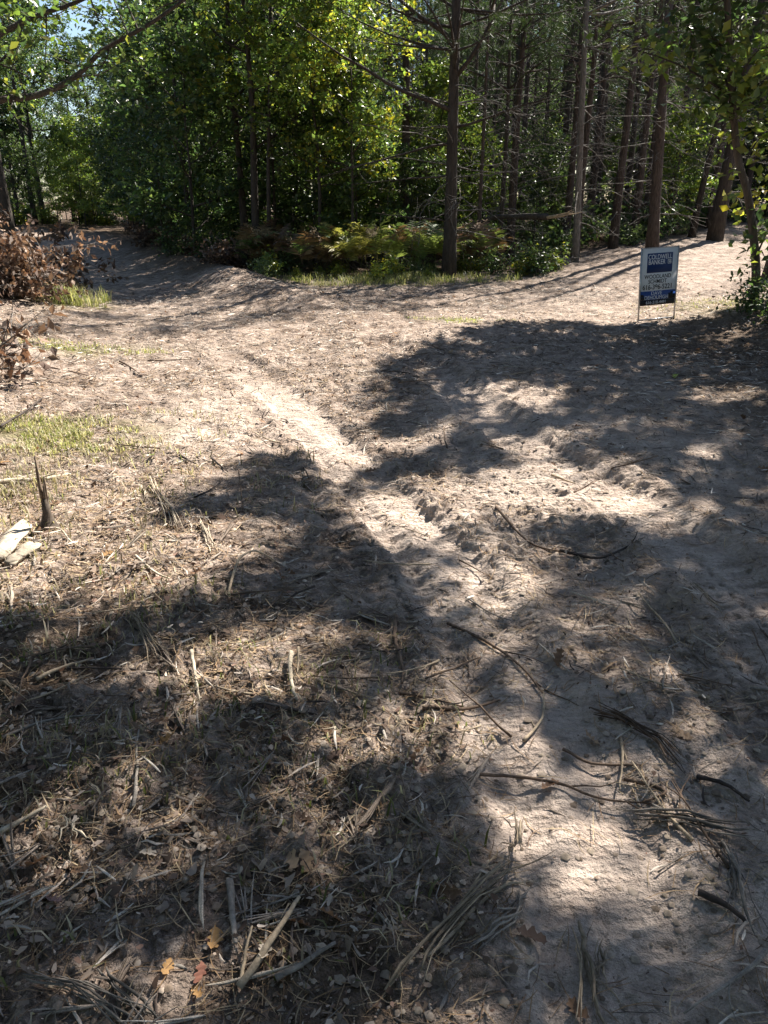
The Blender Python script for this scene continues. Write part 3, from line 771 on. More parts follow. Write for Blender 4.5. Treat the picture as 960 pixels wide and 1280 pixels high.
# --- roadside trees standing right of the track; their unseen crowns are shaped to throw the dappled shade over it ---
SHADE_POLY = [(1100, 380), (960, 396), (800, 402), (700, 398), (620, 406), (560, 422), (500, 448), (470, 470), (430, 505), (360, 545), (255, 590), (265, 645), (345, 660), (360, 705), (300, 740), (230, 755), (150, 785), (80, 762), (-60, 755), (-300, 900), (-300, 1700), (1500, 1700), (1500, 700)]
LIT = [(740, 602, 85, 36), (645, 622, 55, 26), (560, 700, 48, 36), (605, 735, 30, 20), (470, 632, 40, 36), (425, 545, 38, 45), (365, 805, 95, 36), (650, 930, 62, 46), (735, 1000, 40, 26), (165, 1082, 66, 36), (455, 1088, 46, 26), (315, 1212, 30, 30), (325, 950, 30, 12), (240, 845, 26, 9), (832, 640, 52, 16), (935, 840, 26, 20), (600, 862, 40, 18), (945, 1165, 20, 50), (655, 492, 60, 10), (10, 1030, 24, 10), (560, 480, 40, 8), (880, 500, 30, 6), (700, 700, 30, 10), (520, 890, 30, 12), (720, 860, 26, 10), (300, 825, 40, 20)]
def inpoly(x, y, poly):
    ins = np.zeros(len(x), bool); n = len(poly)
    for i in range(n):
        x1, y1 = poly[i]; x2, y2 = poly[(i + 1) % n]
        c = ((y1 > y) != (y2 > y)) & (x < (x2 - x1) * (y - y1) / (y2 - y1 + 1e-9) + x1)
        ins ^= c
    return ins
ROADSIDE = [(5.3, 6.2), (6.8, 8.8), (5.4, 3.4), (8.4, 11.8), (7.2, 5.4), (4.6, .8), (9.0, 9.0), (7.2, 11.6)]
def roadside():
    g = .28
    gx, gy = np.meshgrid(np.arange(-4.5, 7.0, g), np.arange(-1.0, 12.5, g)); gx = gx.ravel() + rng.normal(size=gx.size) * .10; gy = gy.ravel() + rng.normal(size=gy.size) * .10
    px, py, f = to_px(np.stack([gx, gy, np.zeros_like(gx)], -1))
    keep = np.where((f > .3) & (py < 1600), inpoly(px, py, SHADE_POLY), rng.random(len(gx)) < .6)
    lit = np.zeros(len(gx), bool)
    for cx, cy_, rx, ry in LIT:
        c = flat(cx, cy_); ex = flat(cx + rx, cy_)[0] - c[0]; ey = .5 * abs(flat(cx, cy_ - ry)[1] - flat(cx, cy_ + ry)[1])
        mg = .10 if cy_ < 840 else .07
        lit |= ((gx - c[0]) / (ex + mg)) ** 2 + ((gy - c[1]) / (ey + mg)) ** 2 < 1
    keep &= ~lit
    keep &= (fbm(gx * 1.6, gy * 2.2, 61, 3) < .70) & (vn(gx * 2.4, gy * 3.2, 63) < .84 + .16 * ss(3.8, 3.0, gy) + .10 * ss(.2, 1.4, gx)) & (rng.random(len(gx)) < .95)
    S = np.stack([gx[keep], gy[keep]], -1)
    hs = np.linspace(3.7, 8.4, 24)
    off = SUNV[:2] / SUNV[2]
    T = np.array(ROADSIDE)
    cl = [[] for _ in T]
    for s in S:
        pos = s[None] + hs[:, None] * off[None]                       # along the sun ray
        d = np.linalg.norm(pos[:, None] - T[None], axis=2) + .10 * np.abs(hs[:, None] - 5.5) + rng.random((len(hs), len(T))) * .5
        # keep the crowns above the lens' view
        el = (hs - EYE) / np.maximum(pos[:, 1], .1)
        d = d + np.where((pos[:, 1] > 0) & (el < .26), 9, 0)[:, None]
        i, k = np.unravel_index(np.argmin(d), d.shape)
        cl[k].append((pos[i, 0], pos[i, 1], hs[i]))
    words = ['tall oak right of the track with a crown full of gaps', 'oak on the right bank standing behind the first roadside oak', 'oak beside the track at its sandy foreground', 'oak at the mouth of the side track', 'oak set back on the right bank', 'oak leaning out over the bare sand', 'oak deepest in on the right bank', 'slim oak nearest to the sign on the right bank']
    for k, (x, y) in enumerate(T):
        z0 = float(Hc(np.array([x]), np.array([y]))[0])
        o = thing('oak_tree', words[k], 'tree', (x, y, z0), 0)
        o0 = np.array([x, y, z0])
        tp = trunk_path(8.8, (0, 0), .15); w = MB(); w.tube(tp, trunk_rad(.10, len(tp)), 9, lump=.1)
        cr = MB()
        for c in cl[k]:
            e = np.array(c) - o0
            zz = min(max(e[2] - .5 * np.linalg.norm(e[:2]), 2.0), 8.3); s = along(tp, np.array([zz / 8.8]))[0]
            bp = smoothline(np.array([s, (s + e) / 2 + rng.normal(size=3) * .15, e]), 3)
            w.tube(bp, np.linspace(.015, .004, len(bp)), 4, cap=False)
            n = 84; q = rng.normal(size=(n, 3)) * np.array([.115, .115, .115]) * rng.uniform(.8, 1.25)
            cr.leaves(e + q, .14, .25, pal(OAK, n))
        w.build('trunk', M['bark'], o, True)
        if cr.n: cr.build('crown', M['shading_leaf'], o)
roadside()

# --- the wood itself --------------------------------------------------------------
def keep_sun(x, y):
    """the open strip along the side track that lets the sun on to the clearing"""
    return (3.5 < x < 15) and (18 < y < 28.5) or (x > 5 and y < 20) or (y < 28 and abs(x - (-.6 + .78 * (y - 18.5))) < 1.9)
def clear_of(x, y, taken, dmin):
    return all((x - a) ** 2 + (y - b) ** 2 > dmin * dmin for a, b in taken)
taken = [(o.location.x, o.location.y) for o in COL.objects if o.type == 'EMPTY']
def line_pts(n, xr, yr, cond, dmin):
    out = []; tries = 0
    while len(out) < n and tries < n * 120:
        tries += 1
        x, y = random.uniform(*xr), random.uniform(*yr); a, b = d_road(x, y)
        if a < (2.4 if y < 32 else 4.2) or b < 2.3 or (43 < y < 52 and abs(x + 20 - .78 * (y - 44)) < 3.2) or not cond(x, y) or not clear_of(x, y, taken, dmin): continue
        taken.append((x, y)); out.append((x, y))
    return out
edge_l = lambda x, y: y > 20.3 and x < 1.5 and d_road(x, y)[0] < 6.5 and x > -40 and (x * .6 + y > 16)
right_of_left = lambda x, y: x > np.interp(y, LEFT_ROAD[:, 1], LEFT_ROAD[:, 0])
left_of_left = lambda x, y: x < np.interp(y, LEFT_ROAD[:, 1], LEFT_ROAD[:, 0]) - 2
for x, y in line_pts(30, (-26, 0), (21, 52), lambda x, y: right_of_left(x, y) and d_road(x, y)[0] < 6, 1.1):
    place(random.choice(['sap0', 'sap1', 'sap0', 'sap2']), x, y, scale=random.uniform(.8, 1.3), label='crowding the edge of the shaded left track', group='along the left track')
for x, y in line_pts(17, (-30, 0), (23, 58), lambda x, y: right_of_left(x, y) and d_road(x, y)[0] < 13, 1.6):
    place(random.choice(['oak0', 'oak1', 'oak2']), x, y, scale=random.uniform(.85, 1.25), label='in the dark wood along the left track', group='in the wood along the left track')
for x, y in line_pts(32, (-4, 9), (22, 44), lambda x, y: not keep_sun(x, y) and y > 20.5, 1.3):
    place(random.choice(['pine0', 'pine1', 'pine2', 'pine3']), x, y, scale=random.uniform(.85, 1.2), label='with dead lower twigs deep behind the bracken', group='deep in the wood')
for x, y in line_pts(13, (1.5, 13), (20.5, 29), lambda x, y: keep_sun(x, y) and abs(x - (-.6 + .78 * (y - 18.5))) > 1.6, 1.3):
    place('pine3', x, y, scale=random.uniform(.6, .8), label='in the wood beside the side track', group='beside the side track')
for x, y in line_pts(60, (4, 34), (28.5, 56), lambda x, y: True, 1.6):
    place(random.choice(['pine0', 'pine2', 'pine1', 'oak1']), x, y, scale=random.uniform(.85, 1.2), label='in the wood beyond the bend of the side track', group='beyond the side track')
for x, y in line_pts(16, (-3, 3), (20.6, 27), lambda x, y: abs(x - (-.6 + .78 * (y - 18.5))) > 1.3, .9):
    place(random.choice(['sap3', 'sap1', 'sap2']), x, y, scale=random.uniform(.55, .95), label='in the gloom just behind the bracken', group='behind the bracken')
for x, y in line_pts(24, (3, 20), (22, 36), lambda x, y: True, .9):
    place(random.choice(['sap3', 'sap1']), x, y, scale=random.uniform(.5, .95), label='among the pines by the side track', group='by the side track among the pines')
for x, y in line_pts(20, (.5, 15), (26.5, 36), lambda x, y: True, 1.1):
    place('pine1', x, y, scale=random.uniform(.5, .75), label='with boughs near the ground between the dark trunks', group='between the dark trunks')
for x, y in line_pts(26, (5, 26), (30, 46), lambda x, y: True, 1.2):
    place(random.choice(['sap0', 'sap1']), x, y, scale=random.uniform(.9, 1.4), label='filling the gaps of the wood beyond the side track', group='in the gaps beyond the side track')
hero_pine(0, 0, 8.2, .07, 3.9, 'young pine with bluish needle boughs right of the thick dark pine', dead_len=1.5, spread=1.9, tufts=9, loc=(2.9, 20.4), mat='bark', whorl=.4)
for x, y in line_pts(22, (-34, -9), (21, 52), left_of_left, 1.5):
    place(random.choice(['sap2', 'sap3', 'sap0']), x, y, scale=random.uniform(.8, 1.2), label='on the outer side of the left track', group='on the outer side of the left track')
for x, y in line_pts(24, (-50, -14), (34, 75), left_of_left, 2.4):
    place(random.choice(['oak0', 'oak2', 'sap2', 'sap0']), x, y, scale=random.uniform(.5, .8), label='far off beyond the bend of the left track', group='beyond the bend of the left track')
for x, y in line_pts(44, (-38, -15), (54, 74), lambda x, y: True, 1.5):
    place(random.choice(['sap2', 'sap0', 'oak2', 'sap2', 'oak0']), x, y, scale=random.uniform(.75, 1.35), label='closing the view at the bend of the left track', group='closing the view down the left track')
for x, y in line_pts(125, (-60, 60), (50, 88), lambda x, y: x * .4 + y > 40, 2.6):
    place(random.choice(['oak0', 'oak1', 'pine0', 'pine2', 'oak2']), x, y, scale=random.uniform(1.0, 1.4) * (.55 if x < -18 else 1), label='far away at the back of the wood', group='at the back of the wood')
for x, y in line_pts(10, (13, 26), (10, 26), lambda x, y: y < 8 + x * .75, 2.2):
    place(random.choice(['oak2', 'pine3']), x, y, scale=random.uniform(.6, .8), label='on the right bank beyond the roadside oaks', group='on the right bank')
for x, y in line_pts(44, (-17, 16), (-15, 9), lambda x, y: (x < -6.2 or y < -2.8) and x < 12 - abs(y) * .2, 1.7):
    place(random.choice(['oak0', 'oak1', 'pine0']), x, y, scale=random.uniform(.9, 1.2), label='in the wood around the near end of the track', group='around the near end of the track')

# ------------------------------------------------------------------ undergrowth at the forest edge
def shrubs(n, xr, yr, keys, smin, smax, label, group, cond=lambda x, y: True, dmin=.35):
    for x, y in line_pts(n, xr, yr, cond, dmin):
        place(random.choice(keys), x, y, scale=random.uniform(smin, smax), label=label, group=group)
mask_at = lambda x, y: float(masks(np.array([x]), np.array([y]))[2][0])
for k in range(60):
    x = random.uniform(-3.2, 2.8); y = 18.0 + random.random() * 2.3 + .12 * abs(x)
    if (x - cx0) ** 2 + (y - cy0) ** 2 < .15: continue
    if x < -1.2: kinds, lab = [0, 1, 2, 2, 5], 'brown withered bracken left of the yellow bracken'
    elif x < .1: kinds, lab = [2, 3, 3, 3, 4, 4], 'yellow and rust coloured bracken at the clearing edge'
    else: kinds, lab = [0, 2, 5, 4, 4], 'dull brown green bracken around the thick dark pine'
    fern(x, y, kinds, random.randint(5, 8), random.uniform(1.0, 1.7), lab, 'bracken: ' + lab.split(' bracken')[0])
shrubs(15, (-2.6, 1.4), (16.9, 18.6), ['shrub0', 'shrub3', 'shrub3'], .4, 1.0, 'low at the foot of the bracken', 'below the bracken')
shrubs(14, (-9, -2.2), (19.5, 25), ['shrub1', 'shrub2'], .6, 1.2, 'on the earth bank of the left track', 'on the left track bank', lambda x, y: right_of_left(x, y))
shrubs(10, (1.6, 4.0), (17.5, 20.5), ['shrub1', 'shrub2', 'shrub3'], .5, 1.0, 'under the dead twigs between the pines', 'between the pines')
shrubs(14, (4.6, 9.5), (19.0, 25.5), ['shrub0', 'shrub0', 'shrub1'], .7, 1.3, 'at the edge of the side track behind the sign', 'by the side track behind the sign', lambda x, y: mask_at(x, y) > .1)
shrubs(14, (5.2, 7.8), (9.5, 15.5), ['shrub0', 'shrub3', 'shrub1'], .35, .75, 'low around the thin leaning oak', 'around the thin leaning oak', dmin=.3)
shrubs(12, (10, 20), (24, 34), ['shrub1', 'shrub2', 'shrub0'], .8, 1.4, 'beside the far bend of the side track', 'at the far bend')
shrubs(18, (-32, -8), (19, 52), ['shrub0', 'shrub1', 'shrub3'], .9, 1.7, 'on the outer verge of the left track', 'on the outer verge', lambda x, y: left_of_left(x, y))
shrubs(26, (-36, -14), (53.5, 60), ['shrub0', 'shrub1', 'shrub3'], 1.4, 2.4, 'below the trees that close the left track', 'below the trees closing the left track')
shrubs(26, (-26, -3), (24, 50), ['shrub1', 'shrub1', 'shrub2'], 1.0, 2.0, 'filling the wood edge along the left track', 'along the left track edge', lambda x, y: right_of_left(x, y))
shrubs(30, (-3, 14), (21, 32), ['shrub1', 'shrub2', 'shrub1'], .9, 1.8, 'on the shaded floor of the pine wood', 'in the pine wood', lambda x, y: mask_at(x, y) > .5)

# bent dead brush left of the thick pine
for (px, py, n, lab) in ((520, 300, 9, 'grey heap of dead bent twigs leaning against the thick dark pine'), (665, 290, 9, 'dark tangle of dead boughs under the snapped log'), (470, 255, 7, 'bare grey dead sapling bent over behind the yellow bracken')):
    p = at(px, py, 19.3); g0 = float(Hc(np.array([p[0]]), np.array([19.3]))[0])
    o = thing('dead_brush', lab, 'brush', (p[0], 19.3, g0))
    for k in range(n):
        b = MB(); az = rng.random() * 6.28
        bp = limb((rng.normal() * .3, rng.normal() * .2, -.05), (math.cos(az) * .7, math.sin(az) * .4, .8), 1.3 + rng.random(), 8, -1.5, .12)
        bp[:, 2] = np.maximum(bp[:, 2], .02)
        b.tube(bp, np.linspace(.012, .003, 8), 4, cap=False)
        for q in range(9):
            s2 = along(bp, np.array([.2 + .79 * rng.random()]))[0]
            b.tube(limb(s2, rng.normal(size=3) + (0, 0, -.1), .2 + .4 * rng.random(), 4, -.2, .3), np.linspace(.005, .002, 4), 3, cap=False)
        b.build('branch', M['grey'], o, True)

# snapped log with its pale broken end, hung up at chest height
lg = thing('snapped_log', 'snapped log with pale splintered end hanging among dead twigs', 'log', (0, 0, 0))
a_, b_ = at(610, 274, 19.9), at(684, 271, 19.0)
P = smoothline(np.array([a_ + (-.6, .6, -.45), a_, (a_ + b_) / 2 + (0, 0, .03), b_]), 4)
lg.location = a_
m = MB(); m.tube(P - a_, np.linspace(.05, .075, len(P)), 9, lump=.15); m.build('trunk', M['bark'], lg, True)
m = MB(); e = at(714, 266, 18.8)
for k in range(7):
    o_ = rng.normal(size=3) * .03
    m.tube(np.array([b_ + o_, (b_ + e) / 2 + o_ * 1.2, e + rng.normal(size=3) * (.10, .03, .02)]) - a_, [.03, .02, .003], 5, np.array([.62, .47, .30]) * (.8 + .4 * rng.random()))
m.build('splintered_end', M['wood'], lg)
p = gp(537, 341)
st = thing('tree_stump', 'short dark stump beside the foot of the thick dark pine', 'stump', (p[0], p[1], float(Hc(np.array([p[0]]), np.array([p[1]]))[0])))
m = MB(); m.tube(np.array([(0, 0, -.2), (0, 0, .05), (.01, 0, .3), (.02, .01, .52)]), [.17, .13, .115, .11], 10, lump=.15); m.build('trunk', M['bark'], st, True)
m = MB(); m.tube(np.array([(.02, .01, .5), (.02, .01, .53)]), [.10, .095], 10, (.22, .16, .11)); m.build('cut_face', M['wood'], st)
p = gp(957, 345)
st = thing('tree_stump', 'dark mossy stump behind the thin leaning oak', 'stump', (p[0] + .1, p[1], float(Hc(np.array([p[0]]), np.array([p[1]]))[0])))
m = MB(); m.tube(np.array([(0, 0, -.2), (0, 0, .1), (.02, 0, .45), (.04, .01, .8)]), [.22, .15, .13, .12], 10, lump=.2); m.build('trunk', M['bark'], st, True)
m = MB(); m.tube(np.array([(.04, .01, .78), (.04, .01, .82)]), [.11, .10], 10, (.2, .15, .1)); m.build('cut_face', M['wood'], st)

# ------------------------------------------------------------------ heap of cut oak branches with brown leaves
def leafy_heap(name, label, c, size, nb, nl, lsize, cols=BROWN, cat='brush', group=None, bl=1.6):
    o = thing(name, label, cat, (c[0], c[1], float(Hc(np.array([c[0]]), np.array([c[1]]))[0])), 0, group)
    lv = MB()
    for k in range(nb):
        az = rng.random() * 6.28; s = np.array([rng.normal() * size[0] * .4, rng.normal() * size[1] * .4, .05 + rng.random() * size[2] * .75])
        s[2] *= math.exp(-(s[0] / size[0]) ** 2)
        d = np.array([math.cos(az), math.sin(az) * .7, .05 + .45 * rng.random()])
        bp = limb(s, d, bl * (.6 + .6 * rng.random()), 7, -.5, .13); bp[:, 2] = np.maximum(bp[:, 2], .03)
        b = MB(); b.tube(bp, np.linspace(.016, .004, 7), 5, (.9, .85, .8))
        for q in range(7):
            s2 = along(bp, np.array([.2 + .79 * rng.random()]))[0]
            sp = limb(s2, d + rng.normal(size=3) * .7, .25 + .3 * rng.random(), 4, -.3, .2)
            b.tube(sp, np.linspace(.006, .002, 4), 3, cap=False)
            n = int(nl / nb / 7)
            lp = along(sp, rng.random(n) * .999) + rng.normal(size=(n, 3)) * .05; lp[:, 2] = np.maximum(lp[:, 2], .05)
            lv.leaves(lp, lsize, 0, pal(cols, n, .35), .5, down=.9)
        b.build('branch', M['grey'], o, True)
    tag(lv.build('dead_foliage', M['dead'], o), kind='stuff')
    return o
leafy_heap('brush_heap', 'big heap of cut oak branches with curled brown leaves by the left track', (-6.85, 12.9), (1.6, .8, 1.1), 50, 6000, .12, bl=1.1)
leafy_heap('brush_heap', 'brown leafed branch pile behind the big brush heap', (-7.3, 15.4), (.8, .8, 1.4), 14, 1700, .13, bl=1.2)
leafy_heap('brush_heap', 'low end of the brush heap nearest to the grass tuft', (-5.6, 12.6), (.45, .5, .6), 14, 1100, .11, bl=.7)
leafy_heap('dead_branch', 'fallen oak branch with big curled brown leaves at the left verge', (-3.82, 6.9), (.22, .25, .7), 8, 260, .13, cat='branch', bl=.6)

# ------------------------------------------------------------------ grass
def grass_patch(name, label, c, r, n, h, cols, cat='grass'):
    mb = MB(); a = rng.random(n) * 6.28; q = rng.random(n) ** .7 * 1.15
    x = c[0] + np.cos(a) * q * r[0]; y = c[1] + np.sin(a) * q * r[1]
    ok = fbm(x * 4, y * 4, 77, 3) > .34 + .16 * q; x, y = x[ok], y[ok]; n = len(x)
    z = H(x, y); L = h * (.4 + rng.random(n)); az = rng.random(n) * 6.28; ben = .3 + .7 * rng.random(n)
    d = np.stack([np.cos(az), np.sin(az), np.zeros(n)], -1); s = np.stack([-np.sin(az), np.cos(az), np.zeros(n)], -1) * (.0022 + .0015 * rng.random((n, 1))) * (1 + c[1] * .035)
    b = np.stack([x, y, z - .005], -1); m_ = b + d * (L * ben * .35)[:, None] + np.array([0, 0, 1]) * (L * .6)[:, None]; t = b + d * (L * ben)[:, None] + np.array([0, 0, 1]) * (L * (1 - .45 * ben))[:, None]
    V = np.stack([b - s, b + s, m_ + s * .7, m_ - s * .7, t], 1).reshape(-1, 3); k = np.arange(n)[:, None] * 5
    cc = np.repeat(pal(cols, n, .3), 5, 0)
    mb.add(V, np.concatenate([k + [0, 1, 2], k + [0, 2, 3], k + [3, 2, 4]]), cc)
    return tag(mb.build(name, M['grass']), label, cat, None, 'stuff')
GR = [(.20, .21, .07), (.27, .26, .10), (.34, .30, .15), (.40, .34, .21), (.15, .18, .055)]
DRY = [(.46, .39, .29), (.36, .29, .21), (.26, .20, .145), (.21, .20, .10)]
grass_patch('grass', 'short yellow green grass patch on the left verge', (-2.4, 5.6), (.72, .45), 4800, .06, GR + DRY[:2])
grass_patch('grass', 'grass tuft at the end of the brown brush heap', (-5.15, 13.2), (.5, .7), 2200, .28, GR)
grass_patch('grass', 'thin grass below the bracken at the clearing edge', (.2, 17.1), (2.4, .9), 5000, .16, GR)
grass_patch('grass', 'thin green grass around the foot of the sign', (5.5, 12.9), (1.4, 1.2), 1500, .05, GR + DRY)
grass_patch('grass', 'faint grass strip in front of the brush heap', (-3.7, 9.0), (1.1, .4), 1500, .06, GR)
grass_patch('grass', 'faint green grass in the middle of the junction', (1.1, 11.3), (.7, .3), 900, .05, GR)
grass_patch('dry_grass', 'dry straw coloured grass over the left verge', (-2.2, 4.2), (1.6, 2.0), 6500, .075, DRY)
grass_patch('dry_grass', 'sparse dry grass in the shaded foreground left of the track', (-.9, 2.0), (1.1, 1.0), 2600, .06, DRY + [(.12, .13, .04)])

# ------------------------------------------------------------------ litter (uncountable)
def scatter(rings, cond):
    out = []
    for r0, r1, dens in rings:
        A = math.pi * (r1 * r1 - r0 * r0) * 84 / 360; n = int(A * dens)
        r = np.sqrt(r0 * r0 + (r1 * r1 - r0 * r0) * rng.random(n)); a = R(84) * (rng.random(n) - .5)
        out.append(np.stack([r * np.sin(a), r * np.cos(a)], -1))
    p = np.concatenate(out); s, g, d = masks(p[:, 0], p[:, 1])
    keep = rng.random(len(p)) < cond(p[:, 0], p[:, 1], s, g, d)
    return p[keep]
def strips(P, L, W, cols, var=.3, lift=.02, prism=True, align=None):
    """curved slivers lying on the ground"""
    n = len(P); K = 4; s = np.linspace(-.5, .5, K)
    az = rng.random(n) * 6.28; d = np.stack([np.cos(az), np.sin(az)], -1); e = np.stack([-d[:, 1], d[:, 0]], -1)
    curv = rng.normal(size=n) * .35
    X = P[:, None, :] + d[:, None] * (L[:, None] * s[None])[..., None] + e[:, None] * ((curv * L)[:, None] * (s ** 2)[None])[..., None]
    zc = H(P[:, 0], P[:, 1]); tilt = rng.normal(size=n) * .16; up = np.abs(rng.normal(size=n)) * lift
    zg = H(X[..., 0].ravel(), X[..., 1].ravel()).reshape(n, K)
    z = np.maximum(zc[:, None] + up[:, None] * .3 + (tilt * L)[:, None] * s[None], zg + .001) + up[:, None] * .4
    taper = np.array([.45, 1, .9, .25])
    w = W[:, None] * taper[None] * .5
    E3 = np.concatenate([e, np.zeros((n, 1))], 1)[:, None]; C = np.concatenate([X, z[..., None]], -1)
    l = C - E3 * w[..., None]; r = C + E3 * w[..., None]
    mb = MB(); c = pal(cols, n, var)
    if prism:
        t = C + np.array([0, 0, 1]) * (w * 1.1)[..., None]
        V = np.stack([l, t, r], 2).reshape(-1, 3); b = (np.arange(n)[:, None] * K + np.arange(K - 1)[None]).reshape(-1, 1) * 3
        F = np.concatenate([b + [0, 1, 4, 3], b + [1, 2, 5, 4]]); mb.add(V, F, np.repeat(c, K * 3, 0))
    else:
        V = np.stack([l, r], 2).reshape(-1, 3); b = (np.arange(n)[:, None] * K + np.arange(K - 1)[None]).reshape(-1, 1) * 2
        mb.add(V, b + [0, 1, 3, 2], np.repeat(c, K * 2, 0))
    return mb
def flakes(P, size, cols, var=.35, lift=.012):
    n = len(P); z = H(P[:, 0], P[:, 1]) + .003 + np.abs(rng.normal(size=n)) * lift
    nn = rng.normal(size=(n, 3)) * .45 + np.array([0, 0, 1]); nn /= np.linalg.norm(nn, axis=1)[:, None]
    d = np.cross(nn, rng.normal(size=(n, 3))); d /= np.linalg.norm(d, axis=1)[:, None]; w = np.cross(nn, d)
    L = (size * (.4 + .9 * rng.random(n)))[:, None]; c = np.stack([P[:, 0], P[:, 1], z], -1)
    a = (.35 + .4 * rng.random((n, 1)))
    th = (np.arange(6)[None] + .7 * (rng.random((n, 6)) - .5)) / 6 * 2 * math.pi; rr = .5 * (.55 + .6 * rng.random((n, 6)))
    curl = (rng.random((n, 1)) - .15) * .9
    X_ = np.cos(th) * rr; Y_ = np.sin(th) * rr * a; V = c[:, None] + L[:, None] * (X_[..., None] * d[:, None] + Y_[..., None] * w[:, None] + ((curl * X_ ** 2 + curl * 2 * Y_ ** 2 + .08 * (rng.random((n, 6)) - .5)))[..., None] * nn[:, None])
    k = np.arange(n)[:, None] * 6; mb = MB(); mb.add(V.reshape(-1, 3), np.concatenate([k + [0, 1, 5], k + [1, 2, 4], k + [1, 4, 5], k + [2, 3, 4]]), np.repeat(pal(cols, n, var), 6, 0)); return mb
PALE = [(.60, .53, .45), (.48, .40, .33), (.36, .29, .235), (.25, .20, .16), (.14, .108, .088), (.20, .155, .125), (.42, .36, .30), (.085, .065, .055), (.12, .09, .075)]
LEAFC = [(.22, .15, .11), (.33, .245, .185), (.14, .095, .07), (.42, .33, .26), (.26, .165, .125), (.09, .065, .05), (.06, .045, .036), (.12, .08, .06)]
litter_w = lambda x, y, s, g, d: np.clip(1.05 - 1.15 * s, .05, 1) * (.30 + .75 * ss(.38, .6, fbm(x * 1.6, y * 1.6, 91, 3)))
p = scatter([(.9, 2.2, 520), (2.2, 3.6, 460), (3.6, 6, 360), (6, 10, 260), (10, 16, 130)], litter_w); n = len(p)
dist = np.hypot(p[:, 0], p[:, 1])
tag(strips(p, (.018 + .085 * rng.random(n) ** 2.2) * (1 + .07 * dist), (.002 + .0055 * rng.random(n) ** 1.5) * (1 + .12 * dist), PALE, .45).build('wood_shreds', M['chip']), 'pale splintered wood shreds strewn over the ground', 'wood shreds', None, 'stuff')
p = scatter([(.9, 3, 1500), (3, 5, 900), (5, 8, 420), (8, 14, 160)], litter_w); n = len(p)
dist = np.hypot(p[:, 0], p[:, 1])
tag(strips(p, .05 + .07 * rng.random(n) * (1 + .04 * dist), (.0014 + .0012 * rng.random(n)) * (1 + .2 * dist), [(.36, .25, .15), (.28, .18, .10), (.42, .32, .2), (.16, .10, .06)], prism=False, lift=.012).build('pine_straw', M['chip']), 'fine fallen pine needles over the ground', 'pine needles', None, 'stuff')
p = scatter([(.9, 2.4, 2600), (2.4, 4, 1700), (4, 7, 800), (7, 11, 330), (11, 17, 130)], lambda x, y, s, g, d: litter_w(x, y, s, g, d) * .95 + .10); n = len(p); sz_ = 1 - .65 * np.clip(masks(p[:, 0], p[:, 1])[0] * 1.4, 0, 1)
dist = np.hypot(p[:, 0], p[:, 1])
tag(flakes(p, (.007 + .030 * rng.random(n) ** 2.6) * (1 + .07 * dist) * sz_, LEAFC + PALE[1:4]).build('leaf_litter', M['dead']), 'broken bits of dead leaves and bark over the ground', 'leaf litter', None, 'stuff')
def clods(P, size):
    ico = np.array([(0, 0, 1), (.89, 0, .3), (.28, .85, .3), (-.72, .53, .3), (-.72, -.53, .3), (.28, -.85, .3)])
    fc = np.array([(0, 1, 2), (0, 2, 3), (0, 3, 4), (0, 4, 5), (0, 5, 1)]); n = len(P)
    V = ico[None] * (1 + .5 * (rng.random((n, 6, 3)) - .5)); V = V * size[:, None, None]; V[..., 2] *= .8
    V = V + np.stack([P[:, 0], P[:, 1], H(P[:, 0], P[:, 1]) - size * .1], -1)[:, None]
    mb = MB(); mb.add(V.reshape(-1, 3), (np.arange(n)[:, None, None] * 6 + fc[None]).reshape(-1, 3), np.repeat(pal([(.36, .29, .22), (.28, .22, .17), (.18, .135, .10), (.42, .34, .27)], n, .2), 6, 0)); return mb
p = scatter([(.9, 3, 1500), (3, 6, 500), (6, 10, 70)], lambda x, y, s, g, d: .25 + .75 * ss(.42, .6, fbm(x * 2, y * 2, 93, 3))); n = len(p)
tag(clods(p, .003 + .014 * rng.random(n) ** 3).build('sand_clods', M['chip']), 'small crumbs of turned sand over the track', 'sand crumbs', None, 'stuff')

def spot(x, y):
    if float(masks(np.array([x]), np.array([y]))[0][0]) > .35: return 'on the bare sand of the track'
    if y > 7.5: return 'on the open junction'
    if x < -.35 and y > 3.3: return 'on the littered left verge'
    if y <= 3.3 and x < .2: return 'in the litter of the foreground'
    return 'on the shaded ground right of the ruts'
# ------------------------------------------------------------------ single dead leaves
def oak_leaf(seed):
    r_ = np.random.default_rng(seed); n = 15
    t = np.linspace(0, 1, n); lob = .5 + .5 * np.cos(t * 2 * math.pi * 3.5 + .6)
    w = (.10 + .42 * np.sin(math.pi * np.clip(t * .93 + .03, 0, 1)) ** .8) * (.42 + .58 * lob) * .55; w[0] = .015; w[-1] = .03
    c1, c2 = r_.uniform(-.5, .9), r_.uniform(.2, 1.2)
    mid = np.stack([t - .5, .05 * np.sin(t * 4) , .22 * c1 * (t - .5) ** 2 * 2], -1)
    L = mid + np.stack([0 * t + .05 * lob, w, c2 * w * w * 2.2 + .03 * r_.normal(size=n)], -1); Rr = mid + np.stack([0 * t + .05 * lob, -w, c2 * w * w * 2.2 + .03 * r_.normal(size=n)], -1)
    V = np.concatenate([L, mid, Rr]); F = []
    for i in range(n - 1): F += [(i, n + i, n + i + 1, i + 1), (n + i, 2 * n + i, 2 * n + i + 1, n + i + 1)]
    return V, np.array(F)
LEAFCOL = {'tan': (.40, .28, .18), 'brown': (.24, .15, .095), 'dark': (.12, .08, .06), 'orange': (.34, .20, .085), 'red': (.26, .12, .085), 'pale': (.55, .47, .38), 'purple': (.17, .12, .12), 'green': (.16, .26, .05)}
LEAFM = {}
